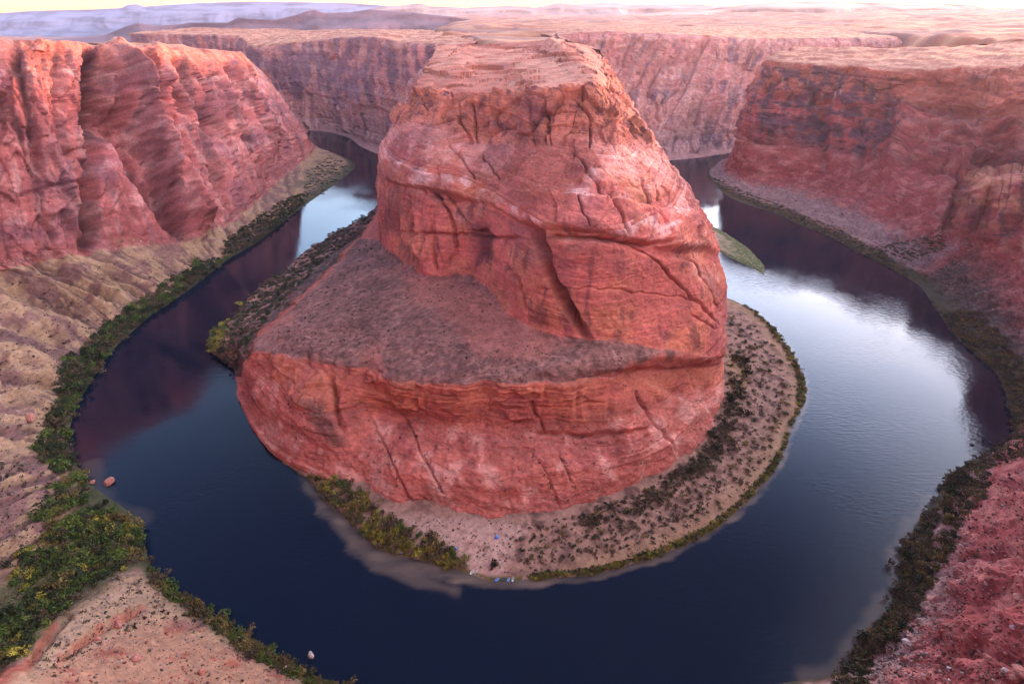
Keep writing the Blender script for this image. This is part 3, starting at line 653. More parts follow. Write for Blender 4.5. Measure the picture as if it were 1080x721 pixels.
# ------------------------------------------------------------------ outer bank, right side
def r_near(sh_, bank, lo, mid, up, w1, w2, w3, w4):
    return [sh_, bank, lo, mid, up, w1, w2, W(*(np.array(w2[1:]) * .3 + np.array(w3[1:]) * .7)), w3, w4]
right_st = [
 r_near((560, 790, -1), (560, 800, 4), (560, 835, 14), W(5, 82, 40), W(5, 62, 75), W(5, 42, 120), W(5, 16, 220), W(5, -6, 296), W(5, -300, 300)),
 r_near((790, 725, -1), (800, 729, 4), (815, 742, 12), W(130, 102, 36), W(132, 85, 65), W(132, 60, 120), W(132, 20, 220), W(125, -6, 296), W(110, -300, 300)),
 r_near((880, 708, -1), (898, 710, 5), (928, 713, 14), (965, 716, 27), (1015, 731, 46), W(235, 85, 110), W(245, 30, 240), W(240, -6, 292), W(250, -300, 300)),
 r_near((908, 672, -1), (926, 674, 5), (950, 678, 14), (990, 684, 30), (1060, 700, 58), W(285, 105, 130), W(305, 60, 240), W(310, 20, 292), W(360, -300, 300)),
 r_near((945, 622, -1), (963, 622, 5), (985, 625, 13), (1022, 630, 29), (1085, 642, 56), W(320, 135, 140), W(345, 110, 240), W(350, 90, 292), W(420, -200, 300)),
 r_near((946, 584, -1), (968, 583, 5), (995, 577, 13), (1030, 571, 28), (1085, 566, 50), W(365, 200, 140), W(395, 190, 240), W(400, 180, 290), W(700, 60, 300)),
 r_near((985, 525, -1), (1000, 520, 4), (1025, 510, 10), (1052, 502, 20), (1090, 490, 33), W(440, 285, 120), W(480, 280, 230), W(490, 280, 288), W(800, 240, 298)),
 r_near((1004, 497, -1), (1020, 495, 4), (1040, 488, 9), (1066, 480, 18), (1110, 465, 32), W(480, 330, 120), W(520, 330, 230), W(530, 330, 287), W(850, 330, 296)),
 r_near((1064, 463, -1), (1073, 457, 3), (1085, 450, 8), (1112, 440, 17), (1150, 425, 32), W(540, 385, 120), W(580, 390, 230), W(590, 392, 285), W(900, 420, 292)),
 r_near((1062, 428, -1), (1072, 422, 3), (1086, 412, 8), (1112, 398, 18), (1150, 380, 38), W(590, 450, 130), W(625, 455, 220), W(640, 460, 280), W(950, 520, 288)),
 r_near((1042, 390, -1), (1056, 382, 3), (1078, 370, 8), (1110, 350, 22), (1150, 325, 46), W(625, 520, 130), W(660, 530, 210), W(680, 540, 272), W(1000, 640, 280)),
 r_near((1008, 362, -1), (1024, 352, 3), (1046, 338, 11), (1082, 315, 32), (1112, 290, 60), W(655, 590, 120), W(690, 620, 180), W(740, 660, 255), W(1100, 800, 268)),
 [(985, 332, -1), (1002, 322, 3), (1025, 308, 11), (1060, 282, 36), (1082, 240, 80), (1088, 184, 128), W(765, 770, 100), W(830, 860, 170), W(860, 910, 230), W(1200, 1050, 250)],
 [(965, 303, -1), (980, 295, 3), (1002, 283, 13), (1034, 260, 40), (1046, 220, 88), (1054, 184, 122), W(715, 800, 88), Q(1064, 130, 880), Q(1070, 72, 950), Q(1085, 45, 1300)],
 [(956, 297, -1), (970, 290, 3), (990, 278, 13), (1018, 256, 40), (1030, 222, 82), (1036, 188, 117), W(680, 800, 86), Q(1050, 130, 876), Q(1060, 72, 952), Q(1072, 45, 1300)],
 [(944, 289, -1), (955, 283, 3), (970, 275, 10), (988, 262, 22), (1000, 252, 34), (1008, 240, 46), Q(1022, 195, 800), Q(1036, 130, 875), Q(1046, 73, 955), Q(1056, 46, 1300)],
 [(930, 281, -1), (940, 275, 3), (951, 268, 10), (968, 254, 25), (988, 233, 50), Q(1004, 190, 800), Q(1012, 150, 880), Q(1015, 118, 920), Q(1020, 73, 960), Q(1030, 48, 1300)],
 [(900, 266, -1), (910, 260, 3), (922, 252, 9), (936, 240, 22), (954, 220, 44), Q(966, 180, 870), Q(972, 140, 935), Q(975, 110, 975), Q(975, 75, 1005), Q(980, 50, 1320)],
 [(870, 250, -1), (880, 245, 3), (892, 238, 8), (905, 225, 20), (918, 205, 40), Q(928, 170, 950), Q(934, 130, 1000), Q(934, 105, 1030), Q(931, 75, 1050), Q(930, 51, 1350)],
 [(840, 238, -1), (851, 233, 3), (863, 226, 8), (876, 214, 18), (888, 198, 34), Q(896, 165, 1000), Q(900, 130, 1040), Q(900, 102, 1065), Q(898, 71, 1085), Q(900, 50, 1350)],
 [(810, 225, -1), (822, 221, 3), (835, 214, 8), (848, 204, 16), (860, 190, 28), Q(865, 160, 1050), Q(868, 130, 1080), Q(868, 100, 1100), Q(868, 70, 1120), Q(876, 50, 1370)],
 [(765, 208, -1), (770, 203, 2), (776, 197, 6), (782, 191, 12), (785, 183, 20), Q(785, 155, 1120), Q(790, 125, 1140), Q(798, 95, 1160), Q(813, 65, 1190), Q(848, 48, 1390)],
 [(747, 190, -1), (750, 188, 2), (756, 185, 6), (764, 181, 12), (770, 175, 20), Q(777, 150, 1180), Q(784, 120, 1200), Q(793, 90, 1220), Q(807, 62, 1260), Q(846, 48, 1400)],
 [W(520, 1330, -1), W(524, 1326, 2), W(528, 1322, 6), W(534, 1318, 12), W(540, 1314, 20), W(556, 1310, 80), W(572, 1305, 130), W(590, 1300, 180), W(612, 1296, 228), W(700, 1330, 234)],
 [W(1100, 1480, -1), W(1100, 1476, 2), W(1100, 1472, 6), W(1100, 1468, 12), W(1100, 1464, 20), W(1100, 1456, 80), W(1100, 1440, 130), W(1100, 1430, 180), W(1100, 1420, 228), W(1100, 1400, 238)],
]
P, S, T = loft(right_st, 920, 600)
N = normals(P)
if N[200, 200, 2] < 0: N = -N
u, v = proj(P)
X, Y, Z = P[..., 0], P[..., 1], P[..., 2]
vis = (S > 1.5) & (S < 21.5)
cl = ss(4.9, 5.2, T) * (1 - ss(7.98, 8.05, T))
band = win(T, 7.0, 8.0, 0.12)
tal = win(T, 0.9, 5.0, 0.3)
ribs = [
 ([(868, 112), (866, 145), (868, 175)], 3, -9), ([(880, 100), (862, 130), (845, 160)], 3, -4), ([(962, 100), (955, 140), (935, 185)], 6, 9),
 ([(965, 105), (975, 125), (985, 140)], 3, -4), ([(1030, 135), (1050, 140), (1075, 132)], 3, -6), ([(955, 160), (1000, 165), (1075, 170)], 3, 5), ([(960, 175), (1010, 180), (1060, 178)], 4, -6),
 ([(1035, 195), (1028, 225), (1020, 245)], 4, 7), ([(1046, 195), (1036, 225), (1026, 250)], 3, -8), ([(1078, 196), (1062, 225), (1040, 255)], 4, 8), ([(1085, 215), (1070, 235), (1058, 250)], 3, -7),
 ([(1018, 190), (1010, 215), (1000, 240)], 5, -8), ([(905, 120), (910, 160), (905, 195)], 5, -6), ([(815, 70), (810, 82), (806, 95)], 2, -4), ([(955, 112), (1000, 118), (1085, 119)], 3, -9), ([(955, 124), (1010, 131), (1085, 132)], 5, 6), ([(800, 100), (850, 104), (905, 118), (940, 120)], 3, -6), ([(1000, 150), (1045, 147), (1085, 152)], 3, -6), ([(975, 205), (1010, 200), (1025, 195)], 3, -5),
 ([(912, 78), (910, 108)], 1.6, -4), ([(895, 68), (880, 100)], 2, -5), ([(800, 110), (830, 105), (872, 108)], 2, -3), ([(770, 145), (800, 150), (850, 140)], 2, -3),
 ([(905, 225), (935, 205), (950, 190)], 6, 6), ([(925, 235), (960, 225), (990, 215)], 5, -4), ([(930, 255), (975, 247), (1005, 235)], 3, -5),
 ([(1010, 300), (1040, 290), (1080, 262)], 5, -3), ([(1030, 320), (1060, 300), (1080, 290)], 4, 3), ([(1020, 275), (1060, 262), (1080, 250)], 3, 3),
 ([(1000, 625), (1040, 615), (1080, 612)], 6, 2), ([(990, 670), (1040, 665), (1080, 655)], 8, 3), ([(985, 683), (1030, 690), (1080, 690)], 4, -3), ([(1000, 585), (1045, 585), (1080, 580)], 4, -2),
]
D = np.where(vis, 1.7 * carve(P, N, u, v, ribs), 0)
zz = Z + 5 * pn(X / 110, Y / 110) + 0.04 * X
strata = pn(0.0, 0.0, zz / 10.0) + 0.6 * pn(3.0, 0.0, zz / 4.0) + 0.4 * pn(3.0, 7.0, zz / 2.0)
fine = fbm(X / 8, Y / 8, Z / 7, 4, .55)
n_w = fbm(X / 60, Y / 60, 3, 3)
b1, g1, c1 = beds(zz, 13.0, 6); b2, g2, c2 = beds(zz, 4.2, 8)
strata = 0.6 * b1 + 0.4 * b2
wx_, wy_, wz_ = X + 7 * pn(X / 26, Y / 26, Z / 26), Y + 7 * pn(X / 26 + 7, Y / 26, Z / 26), Z + 5 * pn(X / 26, Y / 26 + 9, Z / 26)
kb, ke, kr = blocks(wx_ / 48, wy_ / 48, wz_ / 36, 1.6)
mb_, me_, mr_ = blocks(wx_ / 19, wy_ / 19, wz_ / 16, 1.4)
sb_, se_, sr_ = blocks(wx_ / 6, wy_ / 6, wz_ / 5)
edge = lambda e, w: 1 - ss(0, w, e)
D += cl * (6 * fbm(X / 80, Y / 80, Z / 70, 3) + 6.5 * kb - 3.5 * edge(ke, .06) + 3.2 * mb_ - 2.4 * edge(me_, .08) + 1.0 * sb_ + 2.0 * b1 - 1.6 * g1 + 1.2 * fine)
D += tal * (0.9 * sb_ * ss(-.15, .3, pn(X / 25, Y / 25, 6)) + 1.2 * mb_)
D += band * (3.0 * pn(X / 22, Y / 22, Z / 60) - 3.0 * crease(pn(X / 18, Y / 18, Z / 120), 0.1))
D += tal * (3.4 * fbm(X / 30, Y / 30, Z / 20, 4) + 1.2 * fbm(X / 6, Y / 6, 0, 4) + 3.0 * pn(S * 7 + n_w, T * .4, 3) * win(S, 9, 21, .5))
terr = np.abs((((Z + 3 * pn(X / 100, Y / 100)) / 4.0) % 1) - 0.5) * 2
D += ss(8.1, 8.4, T) * (4.5 * fbm(X / 80, Y / 50, 0, 4) + 1.5 * ss(.2, .8, terr))
D *= np.where(T > 4.6, ss(8.0, 12.0, S), 1) * (0.4 + 0.6 * ss(1.0, 3.0, S))
P = P + N * D[..., None]
RIGHT_P, RIGHT_T, RIGHT_S, RIGHT_U, RIGHT_V = P, T, S, u, v
n1, n2, n3 = fbm(X / 60, Y / 60, Z / 40, 4), fbm(X / 18, Y / 18, Z / 18, 4), fbm(X / 5, Y / 5, Z / 5, 3)
streak = fbm(X / 12, Y / 12, Z / 80, 4)
C = mix(np.broadcast_to(np.array((0.37, 0.080, 0.073)), P.shape), np.array((0.49, 0.175, 0.140)), ss(-0.2, 0.5, n2 + 0.4 * strata))
C = mix(C, ORANGE, band * 0.55)
var = np.where(vis, inside(u + 25 * n2, v + 20 * n2, [(820, 70), (900, 76), (945, 100), (960, 130), (930, 175), (870, 178), (845, 150), (800, 150), (790, 110)], 16), 0)
C = mix(C, np.array((0.085, 0.035, 0.06)), cl * np.clip(var * ss(-0.35, 0.2, n2 + n1 * .6) + ss(0.3, 0.7, streak + 0.4 * n1) * .6, 0, 1) * 0.85)
C = mix(C, np.array((0.58, 0.35, 0.27)), np.clip(band + 0.3 * cl, 0, 1) * var * ss(0.3, 0.5, pn(X / 8, Y / 8, Z / 200)) * 0.8)
slope = mix(np.broadcast_to(np.array((0.36, 0.080, 0.074)), P.shape), np.array((0.50, 0.175, 0.145)), ss(-0.1, 0.5, n2 + 0.3 * n3 + 0.3 * pn(S * 3, T * 6, 2)))
C = mix(C, slope, 1 - ss(4.6, 5.2, T + 0.3 * n2))
grey = (1 - ss(2.6, 3.6, T + 0.5 * n2)) * ss(13.5, 15.0, S)
C = mix(C, mix(np.broadcast_to(np.array((0.36, 0.22, 0.21)), P.shape), np.array((0.22, 0.13, 0.12)), ss(0, .5, n3)), grey)
gr2 = (1 - ss(2.0, 2.8, T + 0.5 * n2)) * (1 - ss(7, 8.5, S))
C = mix(C, mix(np.broadcast_to(np.array((0.46, 0.28, 0.24)), P.shape), np.array((0.20, 0.12, 0.10)), ss(-.1, .4, n3 + .4 * n2)), gr2 * ss(-0.5, 0.1, n2 + 0.2))
shr = (1 - ss(2.0, 3.2, T + 0.3 * n2)) * win(S, 8.0, 13.6, 0.6)
C = mix(C, mix(np.broadcast_to(np.array((0.075, 0.05, 0.045)), P.shape), np.array((0.17, 0.11, 0.09)), ss(-.1, .5, n3)), shr * 0.95)
prom = win(S, 11.8, 14.7, 0.25) * win(T, 3.4, 6.1, 0.25)
C = mix(C, np.array((0.60, 0.25, 0.15)), prom * ss(-.5, .2, n2 + (T - 4.6) * .5) * .8)  # orange light on the promontory's top put into its colour
C = mix(C, np.array((0.20, 0.05, 0.05)), win(S, 12.0, 15.6, .3) * win(T, 6.0, 7.2, .2) * ss(-.3, .3, n1) * .6)  # wall behind the promontory painted darker, standing in for shade
C = mix(C, np.array((0.10, 0.035, 0.045)), prom * crease(pn(S * 3.2, T * .5, 4), .12) * .8)
C = mix(C, np.array((0.07, 0.06, 0.035)), 1 - ss(0.9, 1.5, T + 0.3 * n2))
C = mix(C, mix(np.broadcast_to(np.array((0.28, 0.080, 0.046)), P.shape), np.array((0.46, 0.215, 0.135)), ss(-.25, .3, n2 + .6 * (terr - .5) + .4 * n3)), ss(7.95, 8.1, T))
C = C * (1 + 0.24 * n3 + 0.12 * strata * cl + cl * ((kr - .5) * .4 + (mr_ - .5) * .35) + tal * (sr_ - .5) * .35)[..., None] * np.array((0.84, 0.72, 0.69))
right_wall = structure(mesh_grid('canyon_slope', P, C, M_ROCK, flip=True), 'red canyon wall and talus slope on the right bank')
for o_, g_ in ((right_wall, P), (left_wall, LEFT_P), (butte, BUTTE_P)):
    pass

# ------------------------------------------------------------------ far walls of the neck behind the butte
def far_wall(name, st, label, ns, nt, varn, seed, lean):
    P, S, T = loft(st, ns, nt)
    N = normals(P)
    if N[nt // 2, ns // 2, 2] < 0: N = -N
    X, Y, Z = P[..., 0], P[..., 1], P[..., 2]
    u, v = proj(P)
    c = ss(0.4, 0.8, T) * (1 - ss(3.97, 4.03, T))
    zz = Z + 6 * pn(X / 150, Y / 150, seed)
    strata = pn(0., seed, zz / 14.0) + 0.6 * pn(3.0, seed, zz / 5.0)
    q = X + lean * Z
    kb, ke, kr = blocks((q + 8 * pn(X / 40, Y / 40, Z / 40)) / 38, Y / 110, Z / 110, 1.6)
    mb_, me_, mr_ = blocks((q + 8 * pn(X / 40, Y / 40, Z / 40)) / 15, Y / 50, Z / 34, 1.4)
    gw, gg, gr_ = beds(zz, 17.0, 9)
    D = c * (1 - 0.6 * ss(3.6, 3.95, T)) * (4.5 * kb - 5 * (1 - ss(0, .06, ke)) * (kr > .4) + 2.0 * mb_ - 2 * (1 - ss(0, .08, me_)) * (mr_ > .5) + 2.5 * gw - 2.5 * gg + 4 * fbm(X / 90, Y / 90, Z / 80 + seed, 3) + 3 * pn(q / 30, Y / 90, Z / 160 + seed)
             + 2.2 * strata + 2.5 * fbm(X / 12, Y / 12, Z / 10, 3, .55))
    D += ss(4.05, 4.3, T) * 5 * fbm(X / 120, Y / 60, seed, 4)
    P = P + N * D[..., None]
    n1, n2, n3 = fbm(X / 80, Y / 80, Z / 50 + seed, 4), fbm(X / 25, Y / 25, Z / 22 + seed, 4), fbm(X / 8, Y / 8, Z / 8, 3)
    wk = pn(q / 26, Y / 120, Z / 200 + seed)
    C = mix(np.broadcast_to(np.array((0.37, 0.115, 0.095)), P.shape), np.array((0.44, 0.19, 0.155)), ss(-.3, .6, .5 * n2 + .5 * strata + .5 * wk))
    C = mix(C, np.array((0.40, 0.22, 0.20)), (1 - ss(1.2, 1.9, T + .4 * n2)) * .6)
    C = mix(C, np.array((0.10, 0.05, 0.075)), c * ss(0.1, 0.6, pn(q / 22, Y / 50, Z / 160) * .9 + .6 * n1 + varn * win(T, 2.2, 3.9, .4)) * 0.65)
    C = mix(C, mix(np.broadcast_to(np.array((0.28, 0.082, 0.046)), P.shape), np.array((0.43, 0.19, 0.115)), ss(-.25, .3, n2 + .5 * n3)), ss(3.93, 4.03, T))
    C = C * (1 + 0.2 * n3 + 0.12 * strata + c * ((kr - .5) * .4 + (mr_ - .5) * .3))[..., None]
    return structure(mesh_grid(name, P, C, M_ROCK, flip=True), label)
far_wall('far_canyon_wall', [
 [W(-1500, 2330, -1), W(-1500, 2345, 20), W(-1500, 2360, 80), W(-1500, 2380, 160), W(-1500, 2400, 232), W(-1500, 2900, 240)],
 [W(-1000, 2080, -1), W(-1000, 2095, 20), W(-1000, 2115, 80), W(-995, 2140, 160), W(-990, 2170, 232), W(-990, 2700, 240)],
 [(285, 131, -1), (283, 126, 15), Q(278, 105, 1850), Q(274, 75, 1890), Q(270, 49, 1930), W(-860, 2500, 242)],
 [(312, 137, -1), (312, 131, 15), Q(312, 105, 1780), Q(312, 75, 1820), Q(312, 45, 1870), W(-700, 2450, 244)],
 [(340, 139, -1), (340, 132, 15), Q(340, 105, 1720), Q(341, 72, 1760), Q(342, 42, 1810), W(-560, 2400, 246)],
 [(366, 145, -1), (366, 137, 15), Q(366, 110, 1600), Q(368, 72, 1650), Q(372, 39, 1700), W(-430, 2300, 248)],
 [(380, 155, -1), (382, 145, 15), Q(386, 112, 1510), Q(390, 74, 1550), Q(396, 39, 1600), W(-340, 2200, 249)],
 [(402, 165, -1), (406, 152, 18), Q(412, 112, 1410), Q(418, 74, 1440), Q(424, 45, 1480), W(-240, 2100, 250)],
 [W(-225, 1225, -1), W(-208, 1240, 20), W(-176, 1265, 80), W(-146, 1290, 150), W(-105, 1330, 240), W(-60, 2000, 252)],
], 'purple shaded far canyon wall behind the left bend of the river', 520, 260, 0.5, 1.7, 0.25)
far_wall('far_canyon_slope', [
 [W(290, 1200, -1), W(278, 1200, 15), W(262, 1200, 70), W(230, 1200, 140), W(170, 1200, 238), W(40, 2000, 254)],
 [(680, 171, -1), (675, 160, 12), Q(655, 115, 1380), Q(625, 75, 1450), Q(588, 38, 1500), W(160, 2300, 256)],
 [(705, 170, -1), (702, 158, 14), Q(690, 112, 1440), Q(665, 75, 1500), Q(632, 33, 1560), W(300, 2400, 258)],
 [(730, 168, -1), (728, 156, 14), Q(722, 110, 1470), Q(712, 80, 1530), Q(690, 35, 1600), W(480, 2500, 258)],
 [(764, 163, -1), (765, 151, 14), Q(766, 108, 1500), Q(764, 80, 1570), Q(752, 38, 1650), W(700, 2600, 256)],
 [W(640, 1450, -1), W(645, 1475, 14), Q(815, 108, 1600), Q(818, 80, 1670), Q(820, 41, 1760), W(900, 2700, 252)],
 [W(1200, 1620, -1), W(1200, 1650, 14), W(1200, 1720, 90), W(1200, 1800, 150), W(1200, 1900, 236), W(1200, 2800, 250)],
], 'hazy far canyon wall with sloping ledges behind the right bend', 460, 260, 0.0, 6.1, -0.6)

# ------------------------------------------------------------------ plateau and distant ranges
ang = np.concatenate([np.linspace(-math.pi, -1.1, 60)[:-1], np.linspace(-1.1, 1.1, 640), np.linspace(1.1, math.pi, 60)[1:]])
rad = np.concatenate([np.linspace(0, 1300, 30)[:-1], np.geomspace(1300, 17500, 300)])
A, Rr = np.meshgrid(ang, rad)
X, Y = Rr * np.sin(A), Rr * np.cos(A)
zone = inside(X + 60 * pn(X / 200, Y / 200), Y, [(-20, -20), (-60, -700), (-1000, -700), (-1060, 900), (-1000, 1500), (-1450, 1700), (-1450, 2600), (-800, 2420), (-450, 2280), (-260, 1900), (-130, 1300), (-60, 1080),
                                 (70, 1080), (150, 1300), (230, 1900), (400, 2250), (800, 2450), (1150, 2400), (1150, 900), (900, 300), (900, -700), (60, -700)], 60)
far = ss(2000, 9000, Rr)
Z = 238 + 12 * fbm(X / 500, Y / 300, 3, 5) + 6 * ss(900, 2500, Y) + far * (8 + 40 * np.clip(fbm(X / 2600, Y / 1400, 8, 5), -0.1, 1))
Z -= 330 * ss(1500, 4500, Rr) * ss(0.06, 0.30, -A) * ss(-1.6, -1.2, A)
Z += 8 * ss(0.1, 0.3, pn(X / 420, Y / 150, 5)) + 10 * np.clip(fbm(X / 160, Y / 110, 7, 4), 0, 1) * ss(1200, 1800, Rr)
Z += 70 * ss(3000, 8000, Rr) * ss(0.08, 0.5, A) + 25 * ss(9000, 17000, Rr)
Z += 8 * (1 - ss(150, 500, np.abs(X))) * (1 - ss(1800, 2600, Y))
Z = np.where(Rr < 1, 240, Z)
Z = Z * (1 - zone) + (-60) * zone
n2 = fbm(X / 160, Y / 90, 2, 5); n1 = fbm(X / 900, Y / 400, 1, 5)
C = mix(np.broadcast_to(np.array((0.28, 0.082, 0.042)), X.shape + (3,)), np.array((0.42, 0.18, 0.095)), ss(-.3, .4, n2))
C = mix(C, np.array((0.20, 0.085, 0.07)), ss(0.05, 0.4, n1 + 0.4 * fbm(X / 300, Y / 60, 4, 4)) * 0.85)
C = mix(C, np.array((0.16, 0.06, 0.05)), ss(0.25, 0.5, fbm(X / 70, Y / 30, 6, 4)) * 0.7)
plain = structure(mesh_grid('desert_plain', np.stack([X, Y, Z], -1), C, M_FAR), 'pale red desert plain stretching away to the horizon')

def ridge(name, sky_px, dist, depth, label, colr, seed, base=180, n=420, rough=1.0, face=0.4):
    """a range whose skyline runs through the traced points at the given distance"""
    pu, pv = np.array([p[0] for p in sky_px], float), np.array([p[1] for p in sky_px], float)
    uu = np.linspace(pu[0], pu[-1], n)
    vv = np.interp(uu, pu, pv)
    crest = np.array([at(a, b, Y=dist) for a, b in zip(uu, vv)])
    rows = []
    prof = [(-1.0, 0.0), (-0.8, 0.08), (-0.55, 0.28), (-face, 0.5), (-face + .06, 0.72), (-0.12, 0.88), (0, 1.0), (0.3, 0.97), (1.0, 0.85), (1.6, 0.0)]
    prof = pchip(np.array(prof), np.linspace(0, len(prof) - 1, 70))
    for f, h in prof:
        q = crest.copy(); q[:, 1] += f * depth; q[:, 0] *= (1 + f * depth / dist)
        q[:, 2] = base + (crest[:, 2] - base) * h
        rows.append(q)
    P = np.array(rows)
    X, Y = P[..., 0], P[..., 1]
    k = depth / 10
    nz = fbm(X / (6 * k), Y / (14 * k), seed, 5)
    hh = (P[..., 2] - base)
    P[..., 1] += k * 3.5 * nz * rough * np.sin(np.clip(hh / (hh.max(axis=0, keepdims=True) + 1), 0, 1) * math.pi)
    P[..., 2] += 0.10 * hh * nz * rough * (1 - prof[:, 1][:, None]) 
    n2 = fbm(X / (3 * k), Y / (3 * k), hh / 60 + seed, 4)
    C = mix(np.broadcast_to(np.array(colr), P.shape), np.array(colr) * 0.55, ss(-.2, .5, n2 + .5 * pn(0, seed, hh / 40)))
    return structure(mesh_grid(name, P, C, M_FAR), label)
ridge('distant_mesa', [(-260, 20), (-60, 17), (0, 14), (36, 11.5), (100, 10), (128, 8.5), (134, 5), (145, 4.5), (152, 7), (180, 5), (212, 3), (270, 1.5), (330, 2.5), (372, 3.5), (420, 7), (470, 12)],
      12000, 1500, 'blue hazed flat topped mesa along the left skyline', (0.22, 0.20, 0.27), 2.2, base=-110)  # bluish base colour carries part of the distance haze
ridge('desert_hills', [(20, 48), (72, 42), (112, 37), (135, 27), (146, 24), (162, 27), (190, 26), (200, 24), (240, 24), (252, 18.5), (262, 20), (290, 21), (312, 16), (322, 12), (332, 10.5), (342, 14), (370, 13), (390, 10), (430, 13), (480, 18), (520, 24)],
      4600, 1000, 'dark purple hills standing in front of the blue mesa', (0.20, 0.10, 0.11), 4.4, base=-60)
ridge('desert_hills', [(360, 16), (400, 8), (430, 5), (438, 3.5), (446, 4), (452, 6.5), (490, 8), (540, 6), (565, 8), (590, 3), (606, 5), (640, 2.5), (652, 2.8), (664, 5), (690, 5), (725, 4.5), (760, 6), (800, 8), (850, 12)],
      11000, 2000, 'pale hills under the bright part of the sky', (0.36, 0.20, 0.15), 7.3)
ridge('desert_hills', [(575, 26), (600, 22), (650, 18), (690, 14), (715, 10), (752, 9), (780, 5.5), (810, 3), (860, 1.5), (920, 2.5), (960, 5), (995, 3.5), (1025, 5.5), (1042, 9), (1080, 11.5), (1150, 14), (1300, 20)],
      6500, 1600, 'long orange glowing hill along the right skyline', (0.46, 0.25, 0.17), 9.9)

# ------------------------------------------------------------------ river
xs = np.concatenate([[-6000, -2600, -1500], np.linspace(-900, 900, 700), [1500, 2600, 6000]])
ys = np.concatenate([[-900, 0], np.geomspace(60, 1900, 620), [2500, 6000]])
X, Y = np.meshgrid(xs, ys)
inner_xy = [tuple(p[:2]) for p in sh]
di, al, _ = dist_line(X, Y, inner_xy)
nz = fbm(X / 28, Y / 28, 1, 4)
wide = np.interp(al, [0, .335, .36, .42, .48, .55, .62, .72, .85, 1.0], [.5, .5, 8, 14, 16, 8, 5, 5, 4.5, 4])
ed = di + 0.28 * wide * fbm(X / 22, Y / 22, 1, 4) * 1.6
shal = (1 - ss(0.55, 1.1, ed / wide + 0.25 * fbm(X / 9, Y / 6, 7, 3))) * (0.42 + 0.4 * fbm(X / 30, Y / 9, 4, 3)) * ss(.335, .365, al)
d2, a2, _ = dist_line(X, Y, [tuple(at(a, b, 0)[:2]) for a, b in [(352, 548), (395, 588), (440, 612), (480, 622)]])
shal = np.maximum(shal, 0.35 * (1 - ss(2, 7, d2 + 3 * nz)))
outer_xy = [tuple(at(a, b, 0)[:2]) for a, b in [(95, 490), (104, 515), (112, 530), (150, 549)]]
d3, _, _ = dist_line(X, Y, outer_xy)
shal = np.maximum(shal, 0.13 * (1 - ss(2, 9, d3 + 5 * nz)))
d4, _, _ = dist_line(X, Y, [tuple(at(a, b, 0)[:2]) for a, b in [(850, 716), (880, 706), (908, 672), (943, 622), (944, 584), (983, 525)]])
shal = np.maximum(shal, 0.30 * (1 - ss(1, 8, d4 + 4 * nz)))
C = np.stack([shal] * 3, -1)
mw, n, l, b = new_mat('river_water')
a = n.new('ShaderNodeAttribute'); a.attribute_name = 'rock_colour'
mx = n.new('ShaderNodeMix'); mx.data_type = 'RGBA'
mx.inputs['A'].default_value = (0.003, 0.007, 0.018, 1); mx.inputs['B'].default_value = (0.22, 0.15, 0.105, 1)
l.new(a.outputs['Fac'], mx.inputs['Factor']); l.new(mx.outputs['Result'], b.inputs['Base Color'])
b.inputs['Roughness'].default_value = 0.05
b.inputs['IOR'].default_value = 1.29
geo = n.new('ShaderNodeNewGeometry')
t1 = n.new('ShaderNodeTexNoise'); t1.inputs['Scale'].default_value = 1.0; t1.inputs['Detail'].default_value = 5
mp = n.new('ShaderNodeMapping'); mp.inputs['Scale'].default_value = (0.16, 0.45, 1.0); l.new(geo.outputs['Position'], mp.inputs['Vector'])
l.new(mp.outputs[0], t1.inputs['Vector'])
t2 = n.new('ShaderNodeTexNoise'); t2.inputs['Scale'].default_value = 0.012; t2.inputs['Detail'].default_value = 4
l.new(geo.outputs['Position'], t2.inputs['Vector'])
mr = n.new('ShaderNodeMapRange'); mr.inputs['From Min'].default_value = 0.35; mr.inputs['From Max'].default_value = 0.7
mr.inputs['To Min'].default_value = 0.05; mr.inputs['To Max'].default_value = 0.35
l.new(t2.outputs['Fac'], mr.inputs['Value'])
bp = n.new('ShaderNodeBump'); bp.inputs['Distance'].default_value = 0.55
l.new(mr.outputs[0], bp.inputs['Strength']); l.new(t1.outputs['Fac'], bp.inputs['Height']); l.new(bp.outputs[0], b.inputs['Normal'])
river = structure(mesh_grid('river', np.stack([X, Y, X * 0], -1), C, mw), 'dark blue green river curving round the butte')

# ------------------------------------------------------------------ bushes
def leaf_material(name):
    m, n, l, b = new_mat(name)
    a = n.new('ShaderNodeAttribute'); a.attribute_name = 'leaf_colour'
    inf = n.new('ShaderNodeObjectInfo')
    h = n.new('ShaderNodeHueSaturation')
    r = n.new('ShaderNodeMapRange'); r.inputs['To Min'].default_value = 0.7; r.inputs['To Max'].default_value = 1.35
    l.new(inf.outputs['Random'], r.inputs['Value']); l.new(r.outputs[0], h.inputs['Value'])
    l.new(a.outputs['Color'], h.inputs['Color']); l.new(h.outputs[0], b.inputs['Base Color'])
    b.inputs['Roughness'].default_value = 0.8; b.inputs['Specular IOR Level'].default_value = 0.15
    return m
M_LEAF = leaf_material('bush_leaves')

